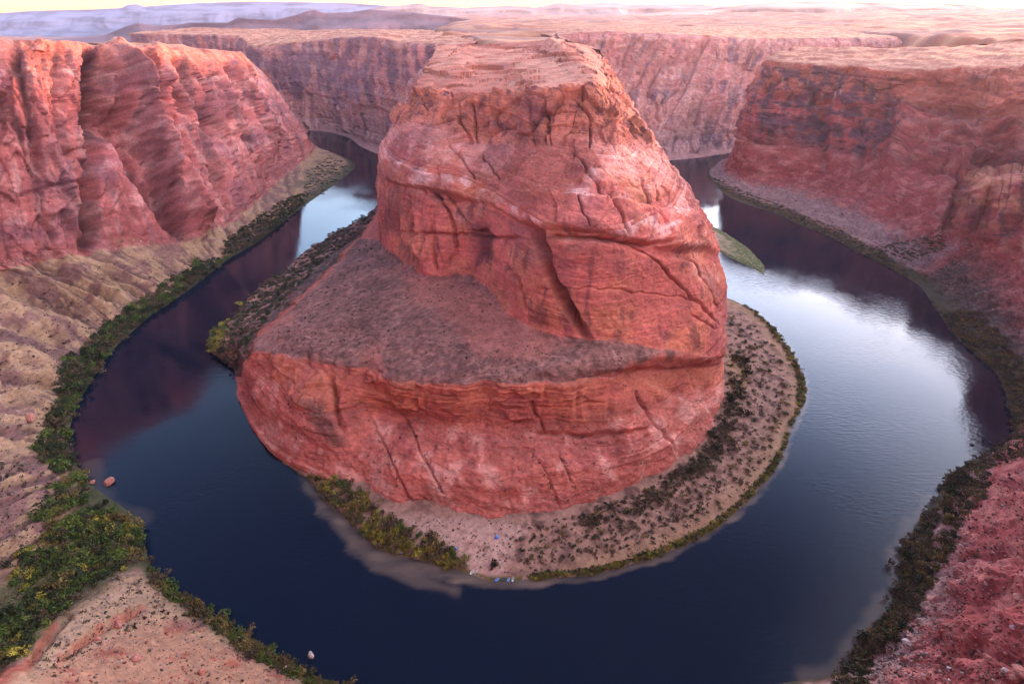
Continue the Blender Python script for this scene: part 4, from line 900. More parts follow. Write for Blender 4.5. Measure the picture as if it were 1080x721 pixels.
def bush_arrays(rng, w, h, nleaf, leaf, base, alt):
    """leaf clumps on short stems: verts, quads, colours"""
    lobes = rng.normal(size=(7, 3)) * np.array([.33, .33, .10]) * np.array([w, w, h]) + np.array([0, 0, h * .5])
    lobes[:, 2] = np.clip(lobes[:, 2], .25 * h, .75 * h)
    rad = rng.uniform(.20, .34, 7) * w
    k = rng.integers(0, 7, nleaf)
    d = rng.normal(size=(nleaf, 3)); d /= np.linalg.norm(d, axis=1, keepdims=True)
    c = lobes[k] + d * (rad[k] * rng.uniform(.55, 1.05, nleaf))[:, None] * np.array([1, 1, .8])
    c[:, 2] = np.maximum(c[:, 2], .05 * h)
    a = rng.normal(size=(nleaf, 3)) + d * 0.3; b = rng.normal(size=(nleaf, 3))
    a /= np.linalg.norm(a, axis=1, keepdims=True)
    b -= a * (a * b).sum(1, keepdims=True); b /= np.linalg.norm(b, axis=1, keepdims=True)
    sz = leaf * rng.uniform(.6, 1.4, (nleaf, 1))
    V = np.stack([c - a * sz, c + b * sz * .5, c + a * sz, c - b * sz * .5], 1).reshape(-1, 3)
    F = np.arange(nleaf * 4).reshape(-1, 4)
    lob_c = rng.random(7)
    m = np.clip(lob_c[k] + rng.normal(size=nleaf) * .25, 0, 1)
    col_ = (np.array(base) * (1 - m[:, None]) + np.array(alt) * m[:, None]) * rng.uniform(.75, 1.25, (nleaf, 1))
    sv, sf, sc = [], [], []
    for j in range(4):
        p0 = np.array([rng.normal() * .05 * w, rng.normal() * .05 * w, -0.3]); p1 = lobes[j]; r0 = .05 * w
        o = np.array([[1, 0, 0], [-.5, .87, 0], [-.5, -.87, 0]])
        i = len(V) + len(sv)
        sv += list(p0 + o * r0) + list(p1 + o * r0 * .3)
        sf += [[i + q, i + (q + 1) % 3, i + 3 + (q + 1) % 3, i + 3 + q] for q in range(3)]
        sc += [[.06, .045, .035]] * 6
    return np.vstack([V, sv]), np.vstack([F, sf]), np.vstack([np.repeat(col_, 4, 0), sc])

KINDS = {'green': ((0.026, 0.046, 0.010), (0.085, 0.105, 0.020)), 'dark': ((0.016, 0.022, 0.010), (0.045, 0.050, 0.020)),
         'olive': ((0.065, 0.055, 0.018), (0.16, 0.10, 0.035)), 'brown': ((0.045, 0.030, 0.020), (0.10, 0.065, 0.035)), 'gold': ((0.12, 0.10, 0.014), (0.24, 0.19, 0.03))}
rb = np.random.default_rng(5)
BUSH = {k: [bush_arrays(rb, 1.0, 0.75, 230, 0.10, *c) for _ in range(4)] for k, c in KINDS.items()}
BUSH_ME = {k: [tri_mesh(k + '_bush', *a[:2], [M_LEAF], colour=a[2]) for a in v_] for k, v_ in BUSH.items()}
OUTER_GRIDS = {'left': (LEFT_P,) + proj(LEFT_P), 'right': (RIGHT_P,) + proj(RIGHT_P), 'beach': (BEACH_P,) + proj(BEACH_P), 'butte': (BUTTE_P,) + proj(BUTTE_P)}

def scatter(grid, poly, n, gap, tmask=None, clump=None):
    """up to n points spread over the part of a ground that lies in a traced area, gap in photograph pixels"""
    Pg, Ug, Vg = OUTER_GRIDS[grid]
    m = (inside(Ug, Vg, poly, 0.5) > 0.5) & (Pg[..., 2] > 0.15)
    if clump is not None:
        m &= fbm(Pg[..., 0] / clump, Pg[..., 1] / clump, 3.3, 3) > rb.uniform(-0.55, 0.25, m.shape)
    if tmask is not None: m &= tmask
    idx = np.flatnonzero(m)
    if not len(idx): return []
    idx = rb.permutation(idx)
    out, cell = [], {}
    for i in idx:
        a, b = Ug.flat[i], Vg.flat[i]
        c = (int(a // gap), int(b // gap))
        if any((a - x) ** 2 + (b - y) ** 2 < gap * gap for dx in (-1, 0, 1) for dy in (-1, 0, 1) for x, y in cell.get((c[0] + dx, c[1] + dy), ())): continue
        cell.setdefault(c, []).append((a, b)); out.append(Pg.reshape(-1, 3)[i])
        if len(out) >= n: break
    return out

def bushes(spots, kinds, wpx, label, group, hi=1.0):
    for p in spots:
        k = kinds[rb.integers(len(kinds))]
        o = bpy.data.objects.new('bush', BUSH_ME[k][rb.integers(4)])
        d = np.linalg.norm(p - np.array([0, 0, EYE]))
        w = rb.uniform(*wpx) * d / FPX
        o.location = (p[0], p[1], p[2] - 0.1); o.scale = (w, w * rb.uniform(.8, 1.2), w * rb.uniform(.75, 1.15) * hi)
        o.rotation_euler = (0, 0, rb.uniform(0, 6.28))
        tag(o, label, 'bush', group); col.objects.link(o)
STUFF_V, STUFF_F, STUFF_C, stuff_n = [], [], [], 0
def mass(spots, kinds, wpx, hi=1.0):
    global stuff_n
    for p in spots:
        V, F, Cc = BUSH[kinds[rb.integers(len(kinds))]][rb.integers(4)]
        d = np.linalg.norm(p - np.array([0, 0, EYE])); w = rb.uniform(*wpx) * d / FPX
        a = rb.uniform(0, 6.28); c_, s_ = math.cos(a), math.sin(a)
        Rm = np.array([[c_, -s_, 0], [s_, c_, 0], [0, 0, 1]]).T
        STUFF_V.append(V @ Rm * np.array([w, w, w * hi]) + p - np.array([0, 0, .1])); STUFF_F.append(F + stuff_n)
        STUFF_C.append(np.clip(Cc * rb.uniform(.7, 1.3), 0, 1)); stuff_n += len(V)

LT, RT, BT = LEFT_T, RIGHT_T, BEACH_T
thicket = [(86, 482), (88, 504), (96, 532), (130, 542), (148, 558), (152, 590), (128, 604), (95, 622), (62, 648), (32, 688), (0, 706), (-8, 706), (-8, 660), (25, 628), (10, 590), (45, 575), (40, 540), (62, 512), (80, 486)]
bushes(scatter('left', thicket, 150, 6.5), ['green', 'green', 'dark', 'dark', 'green', 'olive'], (6, 11.5), 'leafy green bush packed in the thicket filling the gully below the pale left slope', 'bushes of the thicket in the left gully')
mass(scatter('left', thicket, 200, 4.5, None, 20), ['green', 'gold', 'dark', 'brown'], (4, 9))
strip_l = [(155, 580), (175, 592), (215, 625), (250, 652), (300, 688), (350, 712), (400, 735), (380, 740), (330, 722), (280, 700), (235, 672), (195, 640), (160, 612)]
bushes(scatter('left', strip_l, 45, 6.5), ['olive', 'olive', 'green', 'brown'], (7, 12), 'olive brown bush in the narrow row edging the water below the pale mound', 'bushes along the water at the lower left')
mass(scatter('left', strip_l, 120, 4), ['olive', 'brown', 'green'], (4, 7))
bank_l = [(240, 272), (232, 282), (205, 302), (165, 338), (132, 370), (108, 410), (92, 445), (84, 470), (96, 488), (60, 500), (35, 475), (48, 450), (62, 420), (66, 395), (92, 362), (125, 335), (165, 305), (205, 278)]
bushes(scatter('left', [(132, 370), (108, 410), (92, 445), (84, 470), (96, 488), (60, 500), (40, 470), (55, 440), (62, 415), (66, 395), (92, 362)], 28, 7), ['dark', 'dark', 'green', 'brown'], (8, 13), 'dark bush on the left bank upstream of the two boulders in the water', 'dark bushes along the left bank')
mass(scatter('left', bank_l, 300, 3.6, LT < 2.0, 16), ['dark', 'dark', 'brown', 'green'], (3.5, 7.5))
mass(scatter('left', [(235, 270), (262, 262), (302, 240), (322, 220), (318, 205), (296, 215), (262, 238), (238, 255)], 220, 2.5, LT < 3.6), ['dark', 'brown'], (3, 5))
mass(scatter('left', [(318, 215), (360, 195), (378, 180), (350, 165), (325, 180)], 90, 2.5, LT < 3.2), ['dark', 'brown', 'olive'], (2, 3.5), .6)
strip_r = [(985, 515), (1010, 490), (1040, 492), (1044, 520), (1015, 545), (1008, 575), (985, 605), (975, 640), (945, 672), (918, 690), (915, 730), (878, 730), (884, 700), (905, 672), (945, 630), (952, 610), (942, 590), (946, 575), (965, 555)]
bushes(scatter('right', strip_r, 55, 7.5), ['brown', 'brown', 'olive', 'dark'], (6.5, 11), 'brown green bush in the dense strip along the water at lower right', 'bushes along the lower right bank')
mass(scatter('right', strip_r, 260, 3.8), ['brown', 'brown', 'olive', 'dark'], (4, 7))
strip_r2 = [(1000, 330), (1030, 330), (1060, 360), (1085, 390), (1085, 480), (1040, 495), (1005, 500), (1030, 485), (1068, 462), (1066, 435), (1055, 400), (1035, 383), (1010, 362)]
mass(scatter('right', strip_r2, 480, 3.2, None, 20), ['brown', 'brown', 'dark', 'olive'], (2.5, 6.0), .8)
mass(scatter('right', [(748, 186), (765, 203), (812, 222), (870, 247), (930, 278), (1000, 350), (1008, 345), (940, 272), (880, 240), (815, 214), (770, 196)], 420, 2.2, RT < 3), ['brown', 'dark', 'olive'], (2, 3.5), .7)
mass(scatter('right', [(920, 262), (960, 255), (992, 248), (1000, 262), (960, 275)], 60, 3), ['dark', 'brown'], (2.5, 4.5), .6)
# beach
front_b = [(330, 505), (350, 522), (390, 548), (430, 570), (470, 590), (488, 600), (440, 588), (405, 578), (372, 550), (340, 518)]
bushes(scatter('beach', [(345, 520), (372, 520), (400, 540), (440, 560), (490, 585), (490, 600), (440, 588), (405, 576), (370, 548)], 16, 9), ['olive', 'brown', 'gold'], (9, 14), 'rusty bush on the beach edge left of the moored rafts', 'bushes on the beach left of the rafts')
mass(scatter('beach', [(335, 500), (372, 512), (400, 540), (450, 565), (492, 590), (490, 602), (440, 590), (405, 579), (370, 551), (335, 515)], 120, 4, None, 12), ['olive', 'brown', 'gold', 'green'], (5, 9))
mass(scatter('beach', [(560, 604), (610, 601), (655, 592), (705, 574), (745, 556), (778, 530), (805, 500), (826, 470), (842, 425), (842, 400), (830, 372), (812, 348), (795, 330), (775, 316), (800, 328), (824, 350), (842, 376), (852, 402), (852, 425), (838, 452), (824, 488), (802, 520), (776, 545), (742, 570), (700, 588), (650, 604), (610, 611), (560, 613)], 700, 2.2), ['gold', 'olive', 'green', 'dark'], (2.5, 5), .8)
mid_b = [(545, 560), (600, 545), (670, 520), (735, 480), (765, 425), (768, 330), (800, 345), (825, 380), (835, 420), (810, 480), (760, 535), (690, 572), (610, 592), (550, 595)]
bushes(scatter('beach', [(700, 505), (740, 475), (768, 425), (775, 380), (790, 380), (790, 440), (750, 500)], 14, 9), ['dark', 'brown'], (7, 11), 'dark bush crowded against the right foot of the butte', 'dark bushes at the right foot of the butte')
mass(scatter('beach', mid_b, 300, 6), ['brown', 'brown', 'dark', 'olive'], (2.5, 6.5), .6)
mass(scatter('beach', [(610, 545), (680, 520), (740, 478), (768, 425), (774, 370), (786, 375), (785, 430), (750, 495), (690, 535), (625, 556)], 120, 4, None, 14), ['dark', 'brown', 'brown'], (3, 7), .8)
bushes(scatter('beach', [(517, 590), (524, 590), (524, 598), (517, 598)], 1, 3), ['dark'], (9, 9.5), 'round dark green bush standing alone on bare sand above the moored rafts', None, 1.3)
# bench edge bank on the butte's left
mass(scatter('butte', [(396, 222), (352, 246), (290, 290), (235, 325), (212, 360), (234, 378), (248, 392), (262, 360), (300, 318), (345, 272), (396, 238)], 380, 3.2, (BUTTE_T < 2.9) & (BUTTE_T > .35)), ['dark', 'dark', 'brown'], (3, 5.5), .7)
mass(scatter('butte', [(208, 370), (212, 340), (236, 318), (268, 298), (262, 312), (242, 335), (230, 372)], 170, 2.6, BUTTE_T < 2), ['gold', 'gold', 'green'], (4, 7), .6)
mass(scatter('butte', [(322, 500), (350, 508), (400, 528), (430, 545), (400, 545), (350, 520)], 60, 4, BUTTE_T < 1), ['dark', 'brown', 'olive'], (5, 9))
V, F, Cc = np.vstack(STUFF_V), np.vstack(STUFF_F), np.vstack(STUFF_C)
o = bpy.data.objects.new('shrubbery', tri_mesh('shrubbery', V, F, [M_LEAF], colour=Cc)); col.objects.link(o)
o['kind'] = 'stuff'; o['label'] = 'mass of smaller riverside bushes and reeds along the banks'

# scattered desert scrub, thousands of small tufts
def tufts(spots, w, cols, hi=.7):
    n = len(spots)
    if not n: return
    spots = np.array(spots)
    d = np.linalg.norm(spots - np.array([0, 0, EYE]), axis=1)
    ww = w[0] * .7 * (w[1] * 1.25 / (w[0] * .7)) ** (rb.random(n) ** 1.6) * d / FPX
    keep = rb.random(n) < .72
    spots, ww = spots[keep], ww[keep]; n = len(spots)
    k = 9
    dirs = rb.normal(size=(n, k, 3)); dirs[..., 2] = np.abs(dirs[..., 2]); dirs /= np.linalg.norm(dirs, axis=2, keepdims=True)
    c = spots[:, None] + dirs * (ww * .35)[:, None, None] * np.array([1, 1, hi])
    a = rb.normal(size=(n, k, 3)); b = rb.normal(size=(n, k, 3))
    s_ = (ww * .30)[:, None, None]
    Vv = np.stack([c + a * s_ * .6, c + b * s_ * .6, c - (a + b) * s_ * .5], 2)
    base = np.array(cols)[rb.integers(0, len(cols), n)] * rb.uniform(.7, 1.3, (n, 1))
    TV.append(Vv.reshape(-1, 3)); TC.append(np.repeat(base, k * 3, 0))
TV, TC = [], []
SCR = [(0.055, 0.035, 0.028), (0.075, 0.055, 0.03), (0.04, 0.022, 0.022), (0.10, 0.07, 0.045)]
tufts(scatter('left', [(-10, 480), (60, 500), (48, 560), (0, 600), (-10, 600)], 420, 3.4, clump=14), (2.2, 4.2), SCR)
tufts(scatter('left', [(-5, 370), (60, 350), (130, 330), (100, 380), (70, 440), (40, 470), (-5, 480)], 420, 3.6, clump=14), (1.6, 3.2), SCR)
tufts(scatter('left', [(-5, 300), (60, 285), (170, 270), (205, 280), (130, 350), (60, 370), (-5, 370)], 700, 2.6, clump=14), (1.2, 2.4), SCR)
tufts(scatter('left', [(-5, 640), (40, 580), (90, 575), (60, 620), (0, 680)], 260, 3.4, clump=14), (2, 4), SCR)
tufts(scatter('left', [(28, 700), (70, 655), (130, 600), (165, 622), (200, 650), (150, 660), (90, 690), (60, 715)], 520, 3.0, clump=14), (2, 4.2), SCR)
tufts(scatter('left', [(60, 721), (150, 650), (200, 650), (330, 721), (300, 740), (60, 740)], 420, 4.5, clump=14), (1.5, 3.4), SCR + [(0.30, 0.09, 0.06)])
tufts(scatter('butte', [(350, 480), (420, 440), (700, 440), (740, 470), (660, 510), (540, 545), (430, 535)], 420, 4.0, BUTTE_T < 2.2, clump=14), (1.2, 3.0), SCR)
for a_, b_ in ([(385, 432), (432, 530)], [(418, 425), (468, 522)], [(560, 475), (592, 535)], [(590, 478), (606, 515)], [(668, 410), (714, 475)], [(305, 415), (315, 480)], [(320, 430), (326, 480)], [(560, 368), (680, 415)], [(480, 455), (560, 462)]):
    tufts(scatter('butte', [(a_[0] - 2, a_[1]), (a_[0] + 2, a_[1]), (b_[0] + 2, b_[1]), (b_[0] - 2, b_[1])], 40, 2.4, clump=14), (1.6, 3.2), SCR[:3])
tufts(scatter('butte', [(262, 370), (340, 300), (400, 246), (430, 280), (520, 305), (600, 360), (690, 372), (600, 398), (536, 405), (420, 396), (300, 372)], 1700, 2.4, (BUTTE_T > 3) & (BUTTE_T < 5), clump=26), (1.0, 2.8), SCR)
tufts(scatter('butte', [(310, 412), (335, 415), (362, 462), (350, 470), (328, 450)], 120, 2.2, clump=14), (1.4, 2.4), SCR[:3])
tufts(scatter('butte', [(520, 455), (580, 450), (640, 440), (690, 450), (640, 465), (540, 470)], 120, 3, clump=14), (1.4, 2.6), SCR[:3])
tufts(scatter('beach', [(400, 545), (470, 545), (560, 552), (640, 535), (740, 480), (780, 330), (845, 400), (800, 510), (700, 580), (560, 605), (490, 600)], 1500, 2.6, clump=14), (1.2, 2.8), SCR)
tufts(scatter('right', [(985, 540), (1085, 490), (1085, 560), (1000, 610), (1010, 580)], 380, 3.4, clump=14), (1.4, 3.4), SCR)
tufts(scatter('right', [(910, 721), (920, 690), (985, 640), (1010, 620), (1030, 690), (1085, 700), (1085, 740), (910, 740)], 520, 3.4, clump=14), (1.4, 3.4), SCR)
tufts(scatter('right', [(1010, 610), (1085, 570), (1085, 700), (1000, 690)], 260, 5, clump=14), (1, 2.2), SCR)
tufts(scatter('right', [(760, 185), (860, 192), (960, 240), (1085, 250), (1085, 360), (1020, 330), (930, 270), (820, 215)], 700, 3, clump=14), (.9, 1.9), SCR)
TV, TC = np.vstack(TV), np.vstack(TC)
o = bpy.data.objects.new('scrub', tri_mesh('scrub', TV, np.arange(len(TV)).reshape(-1, 3), [M_LEAF], colour=TC)); col.objects.link(o)
o['kind'] = 'stuff'; o['label'] = 'thousands of small dark desert scrub tufts dotting the slopes'

# loose rubble on the slopes
def rubble(spots, w, cols):
    n = len(spots)
    if not n: return
    spots = np.array(spots); d = np.linalg.norm(spots - np.array([0, 0, EYE]), axis=1)
    ww = w[0] * (w[1] / w[0]) ** (rb.random(n) ** 2.2) * d / FPX
    o8 = np.array([[1, 0, 0], [0, 1, 0], [-1, 0, 0], [0, -1, 0], [0, 0, 1], [0, 0, -1]], float)
    Vv = o8[None] * ww[:, None, None] * .5 * rb.uniform(.6, 1.3, (n, 6, 1)) * np.array([1, 1, .7])
    a = rb.uniform(0, 6.28, n); c_, s_ = np.cos(a)[:, None], np.sin(a)[:, None]
    x = Vv[..., 0] * c_ - Vv[..., 1] * s_; y = Vv[..., 0] * s_ + Vv[..., 1] * c_
    Vv = np.stack([x, y, Vv[..., 2]], -1) + spots[:, None]
    Vv[..., 2] += (ww * .12)[:, None]
    base = np.array(cols)[rb.integers(0, len(cols), n)] * rb.uniform(.7, 1.25, (n, 1))
    RV.append(Vv.reshape(-1, 3)); RC.append(np.repeat(base, 6, 0))
RV, RC = [], []
REDS = [(.46, .15, .11), (.36, .10, .08), (.55, .30, .25), (.28, .07, .06)]
GREY = [(.42, .27, .23), (.30, .18, .16), (.22, .12, .11), (.52, .36, .31)]
rubble(scatter('right', [(915, 730), (920, 690), (985, 640), (1000, 605), (1085, 560), (1085, 740), (915, 740)], 1500, 2.2, None, 18), (.8, 4.5), REDS)
rubble(scatter('right', [(905, 721), (925, 690), (980, 640), (1000, 600), (985, 560), (1020, 560), (1020, 640), (985, 690), (960, 740)], 800, 2.2), (.8, 3.5), GREY)
rubble(scatter('right', [(985, 545), (1010, 520), (1085, 490), (1085, 570), (1000, 600)], 500, 2.4, None, 12), (.8, 2.6), REDS + GREY)
rubble(scatter('right', [(900, 250), (1000, 250), (1085, 240), (1085, 360), (1030, 320), (960, 280)], 700, 2.4, None, 25), (.7, 2.6), REDS)
rubble(scatter('left', [(20, 721), (60, 690), (130, 655), (200, 660), (340, 730), (20, 740)], 700, 2.6, None, 12), (.7, 3.5), REDS[:2] + GREY[:2])
rubble(scatter('left', [(28, 700), (130, 600), (170, 620), (200, 655), (60, 715)], 300, 2.6, None, 10), (.7, 2.4), GREY)
rubble(scatter('left', [(0, 380), (80, 340), (100, 380), (40, 480), (60, 510), (0, 600)], 500, 2.6, None, 14), (.6, 2.2), GREY)
rubble(scatter('left', [(0, 285), (60, 270), (220, 255), (300, 205), (320, 190), (335, 165), (300, 175), (200, 235), (100, 262), (0, 270)], 500, 2.2), (.6, 2.2), REDS + GREY)
rubble(scatter('butte', [(520, 185), (545, 150), (600, 150), (645, 165), (618, 205), (590, 225), (548, 212)], 420, 2.0), (.7, 2.6), REDS)
rubble(scatter('butte', [(480, 270), (500, 290), (540, 310), (545, 345), (600, 372), (480, 330), (470, 292)], 350, 2.0), (.7, 2.4), REDS)
rubble(scatter('butte', [(700, 235), (730, 238), (748, 262), (735, 275), (712, 255)], 120, 1.8), (.7, 2.0), REDS)
rubble(scatter('butte', [(350, 470), (410, 425), (700, 425), (750, 460), (660, 515), (540, 550), (430, 540)], 700, 2.4, BUTTE_T < 2.2, 18), (.6, 2.2), [(.52, .2, .16), (.62, .34, .29), (.40, .13, .10)])
rubble(scatter('butte', [(270, 368), (345, 300), (402, 248), (430, 282), (520, 305), (600, 362), (690, 374), (600, 396), (536, 404), (420, 394), (300, 370)], 900, 2.4, (BUTTE_T > 3) & (BUTTE_T < 5), 22), (.7, 2.6), [(.30, .15, .13), (.40, .20, .17), (.20, .09, .085), (.46, .19, .15)])
RV, RC = np.vstack(RV), np.vstack(RC)
f8 = np.array([[0, 1, 4], [1, 2, 4], [2, 3, 4], [3, 0, 4], [1, 0, 5], [2, 1, 5], [3, 2, 5], [0, 3, 5]])
RF = (np.arange(0, len(RV), 6)[:, None, None] + f8[None]).reshape(-1, 3)
o = bpy.data.objects.new('rubble', tri_mesh('rubble', RV, RF, [M_LEAF], colour=RC)); col.objects.link(o)
o['kind'] = 'stuff'; o['label'] = 'loose red and grey rubble strewn over the slopes'

# ------------------------------------------------------------------ boulders
def spot(grid, a, b):
    """the nearest visible ground point to a place in the photograph"""
    Pg, Ug, Vg = OUTER_GRIDS[grid]
    d = np.hypot(Ug - a, Vg - b)
    c = np.flatnonzero(d < d.min() + 1.5)
    return Pg.reshape(-1, 3)[c[np.argmin(Pg.reshape(-1, 3)[c][:, 1])]]

def stone_material(name, c):
    m, n, l, b = new_mat(name)
    geo = n.new('ShaderNodeNewGeometry')
    t = n.new('ShaderNodeTexNoise'); t.inputs['Scale'].default_value = 1.2; t.inputs['Detail'].default_value = 6
    l.new(geo.outputs['Position'], t.inputs['Vector'])
    r = n.new('ShaderNodeValToRGB')
    r.color_ramp.elements[0].position = .35; r.color_ramp.elements[0].color = (*[q * .45 for q in c], 1)
    r.color_ramp.elements[1].position = .65; r.color_ramp.elements[1].color = (*c, 1)
    l.new(t.outputs['Fac'], r.inputs[0]); l.new(r.outputs[0], b.inputs['Base Color'])
    bp = n.new('ShaderNodeBump'); bp.inputs['Distance'].default_value = .3; l.new(t.outputs['Fac'], bp.inputs['Height']); l.new(bp.outputs[0], b.inputs['Normal'])
    b.inputs['Roughness'].default_value = .9
    return m
M_STONE = {'red': stone_material('red_stone', (.50, .17, .12)), 'pale': stone_material('pale_stone', (.62, .46, .40)), 'black': stone_material('wet_stone', (.05, .035, .035))}

def boulder(p, wpx, kind, label, seed, flat=.7):
    d = np.linalg.norm(p - np.array([0, 0, EYE])); w = wpx * d / FPX
    bm = bmesh.new(); bmesh.ops.create_icosphere(bm, subdivisions=4, radius=.5)
    rr = random.Random(seed)
    planes = [(Vector((rr.gauss(0, 1), rr.gauss(0, 1), rr.gauss(0, .8))).normalized(), rr.uniform(.30, .44)) for _ in range(11)]
    for q in bm.verts:
        for nrm_, h in planes:                                    # broken flat faces
            e_ = q.co.dot(nrm_) - h
            if e_ > 0: q.co -= nrm_ * e_ * .9
    co = np.array([q.co for q in bm.verts]); dn = fbm(co[:, 0] * 5 + seed, co[:, 1] * 5, co[:, 2] * 5, 3) * .035
    for q, e_ in zip(bm.verts, dn): q.co += q.co.normalized() * float(e_)
    me = bpy.data.meshes.new('boulder'); bm.to_mesh(me); bm.free(); me.materials.append(M_STONE[kind])
    o = bpy.data.objects.new('boulder', me)
    o.location = (p[0], p[1], p[2] + w * flat * .18); o.scale = (w, w * .8, w * flat); o.rotation_euler = (0, 0, rr.uniform(0, 6.28))
    tag(o, label, 'boulder'); col.objects.link(o)

boulder(at(116, 509, 0), 8.5, 'red', 'big red boulder standing alone in the water off the left bank', 1, .8)
boulder(at(98, 509, 0), 5, 'red', 'small red boulder in the shallows between the big one and the left thicket', 2)
boulder(at(328, 691, 0), 7, 'pale', 'round pale boulder in the water off the lower left row of bushes', 3, .9)
boulder(spot('left', 302, 704), 6, 'pale', 'pinkish boulder on the bank among the lower left bushes', 4)
boulder(spot('left', 146, 567), 5, 'pale', 'pale boulder at the water edge of the green thicket', 5)
boulder(spot('left', 34, 442), 9, 'red', 'red boulder half hidden by dark bushes on the left bank', 6)
for k, (a, b, w, kind, lab) in enumerate([(144, 694, 9, 'red', 'largest red boulder on the pale mound at lower left'), (125, 657, 8, 'red', 'red boulder beside the rust streak high on the pale mound'), (102, 673, 6, 'red', 'small red boulder lower down the rust streak on the mound'), (214, 708, 8, 'red', 'red boulder on the right flank of the pale mound near the frame bottom')]):
    boulder(spot('left', a, b), w, kind, lab, 10 + k)
for k, (a, b, w, kind, lab, fl) in enumerate([
    (1059, 706, 6, 'pale', 'whitish boulder on the red slope at the bottom right corner', .7), (1077, 707, 12, 'red', 'long flat red slab beside the whitish boulder at bottom right', .4), (1070, 714, 8, 'red', 'angular red boulder just below the flat slab at bottom right', .8),
    (1042, 692, 8, 'red', 'flat red rock under the dark red band on the right slope', .4), (1045, 674, 5, 'red', 'small red rock inside the dark red band on the right slope', .6), (1067, 661, 5, 'pale', 'small pale rock above the dark red band on the right slope', .6),
    (1072, 629, 10, 'red', 'broad red slab by the right edge above the smooth red slope', .4), (956, 675, 8, 'pale', 'pale pink slab beside the lower right strip of bushes', .35), (953, 694, 7, 'red', 'red boulder amid grey rubble below the pale pink slab', .7), (1002, 704, 5, 'pale', 'small light stone in the rubble left of the bottom right corner', .6)]):
    boulder(spot('right', a, b), w, kind, lab, 20 + k, fl)
for k, (a, b, w, lab) in enumerate([(1025, 469, 3.5, 'black rock in the water off the right bank, nearest the middle of the river'), (1044, 467, 3.2, 'black rock close to the right bank where the river narrows to a point'), (1037, 464, 2.2, 'tiny black rock between the two larger black rocks in the right water')]):
    boulder(at(a, b, 0), w, 'black', lab, 40 + k, .6)

# ------------------------------------------------------------------ rafts, boats and tents on the beach
def flat_mat(name, c, rough=.5):
    m, n, l, b = new_mat(name)
    t = n.new('ShaderNodeTexNoise'); t.inputs['Scale'].default_value = 3
    mxx = n.new('ShaderNodeMix'); mxx.data_type = 'RGBA'; mxx.inputs['A'].default_value = (*[q * .8 for q in c], 1); mxx.inputs['B'].default_value = (*c, 1)
    l.new(t.outputs['Fac'], mxx.inputs['Factor']); l.new(mxx.outputs['Result'], b.inputs['Base Color'])
    b.inputs['Roughness'].default_value = rough
    return m
M_BLUE, M_WHITE, M_BLACK, M_GREY = flat_mat('blue_rubber', (.12, .25, .62)), flat_mat('white_hull', (.80, .80, .80)), flat_mat('black_rubber', (.03, .03, .04)), flat_mat('grey_floor', (.25, .26, .28))
def tube(bm, pts, rads, seg=10, closed=False):
    rings = []
    n = len(pts)
    for i, p in enumerate(pts):
        a = pts[(i + 1) % n] if (closed or i < n - 1) else pts[i]
        b = pts[i - 1] if (closed or i > 0) else pts[i]
        d = (Vector(a) - Vector(b)).normalized()
        s_ = d.cross(Vector((0, 0, 1)))
        s_ = s_.normalized() if s_.length > 1e-5 else Vector((1, 0, 0))
        t_ = s_.cross(d)
        rings.append([bm.verts.new(Vector(p) + (s_ * math.cos(k * 2 * math.pi / seg) + t_ * math.sin(k * 2 * math.pi / seg)) * rads[i]) for k in range(seg)])
    for i in range(n if closed else n - 1):
        r0, r1 = rings[i], rings[(i + 1) % n]
        for k in range(seg): bm.faces.new((r0[k], r0[(k + 1) % seg], r1[(k + 1) % seg], r1[k]))
    if not closed:
        bm.faces.new(rings[0]); bm.faces.new(rings[-1][::-1])
def part(name, bm, mat, parent):
    me = bpy.data.meshes.new(name); bmesh.ops.recalc_face_normals(bm, faces=bm.faces); bm.to_mesh(me); bm.free(); me.materials.append(mat)
    for q in me.polygons: q.use_smooth = True
    o = bpy.data.objects.new(name, me); col.objects.link(o)
    if parent: o.parent = parent
    return o
def raft(a, b, rz, L, Wd, tube_mat, label):
    p = at(a, b, 0.35)
    root = bpy.data.objects.new('raft', None); col.objects.link(root); root.location = p; root.rotation_euler = (0, 0, rz)
    tag(root, label, 'raft', 'rafts moored at the beach')
    r = .28 * Wd / 2 + .08
    loop = []
    for k in range(28):
        t_ = 2 * math.pi * k / 28
        x = (L / 2 - r) * math.copysign(abs(math.cos(t_)) ** .55, math.cos(t_)); y = (Wd / 2 - r) * math.copysign(abs(math.sin(t_)) ** .6, math.sin(t_))
        loop.append((x, y, .25 * (abs(x) / (L / 2)) ** 3))
    bm = bmesh.new(); tube(bm, loop, [r] * 28, closed=True); part('tube', bm, tube_mat, root)
    bm = bmesh.new(); bm.faces.new([bm.verts.new((q[0] * .97, q[1] * .97, -.12)) for q in loop])
    g = bmesh.ops.extrude_face_region(bm, geom=bm.faces[:]); bmesh.ops.translate(bm, vec=(0, 0, .08), verts=[e_ for e_ in g['geom'] if isinstance(e_, bmesh.types.BMVert)])
    part('floor', bm, M_GREY, root)
    for x in (-L * .2, L * .16):
        bm = bmesh.new(); tube(bm, [(x, -Wd / 2 + r, .1), (x, 0, .13), (x, Wd / 2 - r, .1)], [r * .75] * 3); part('thwart', bm, tube_mat, root)
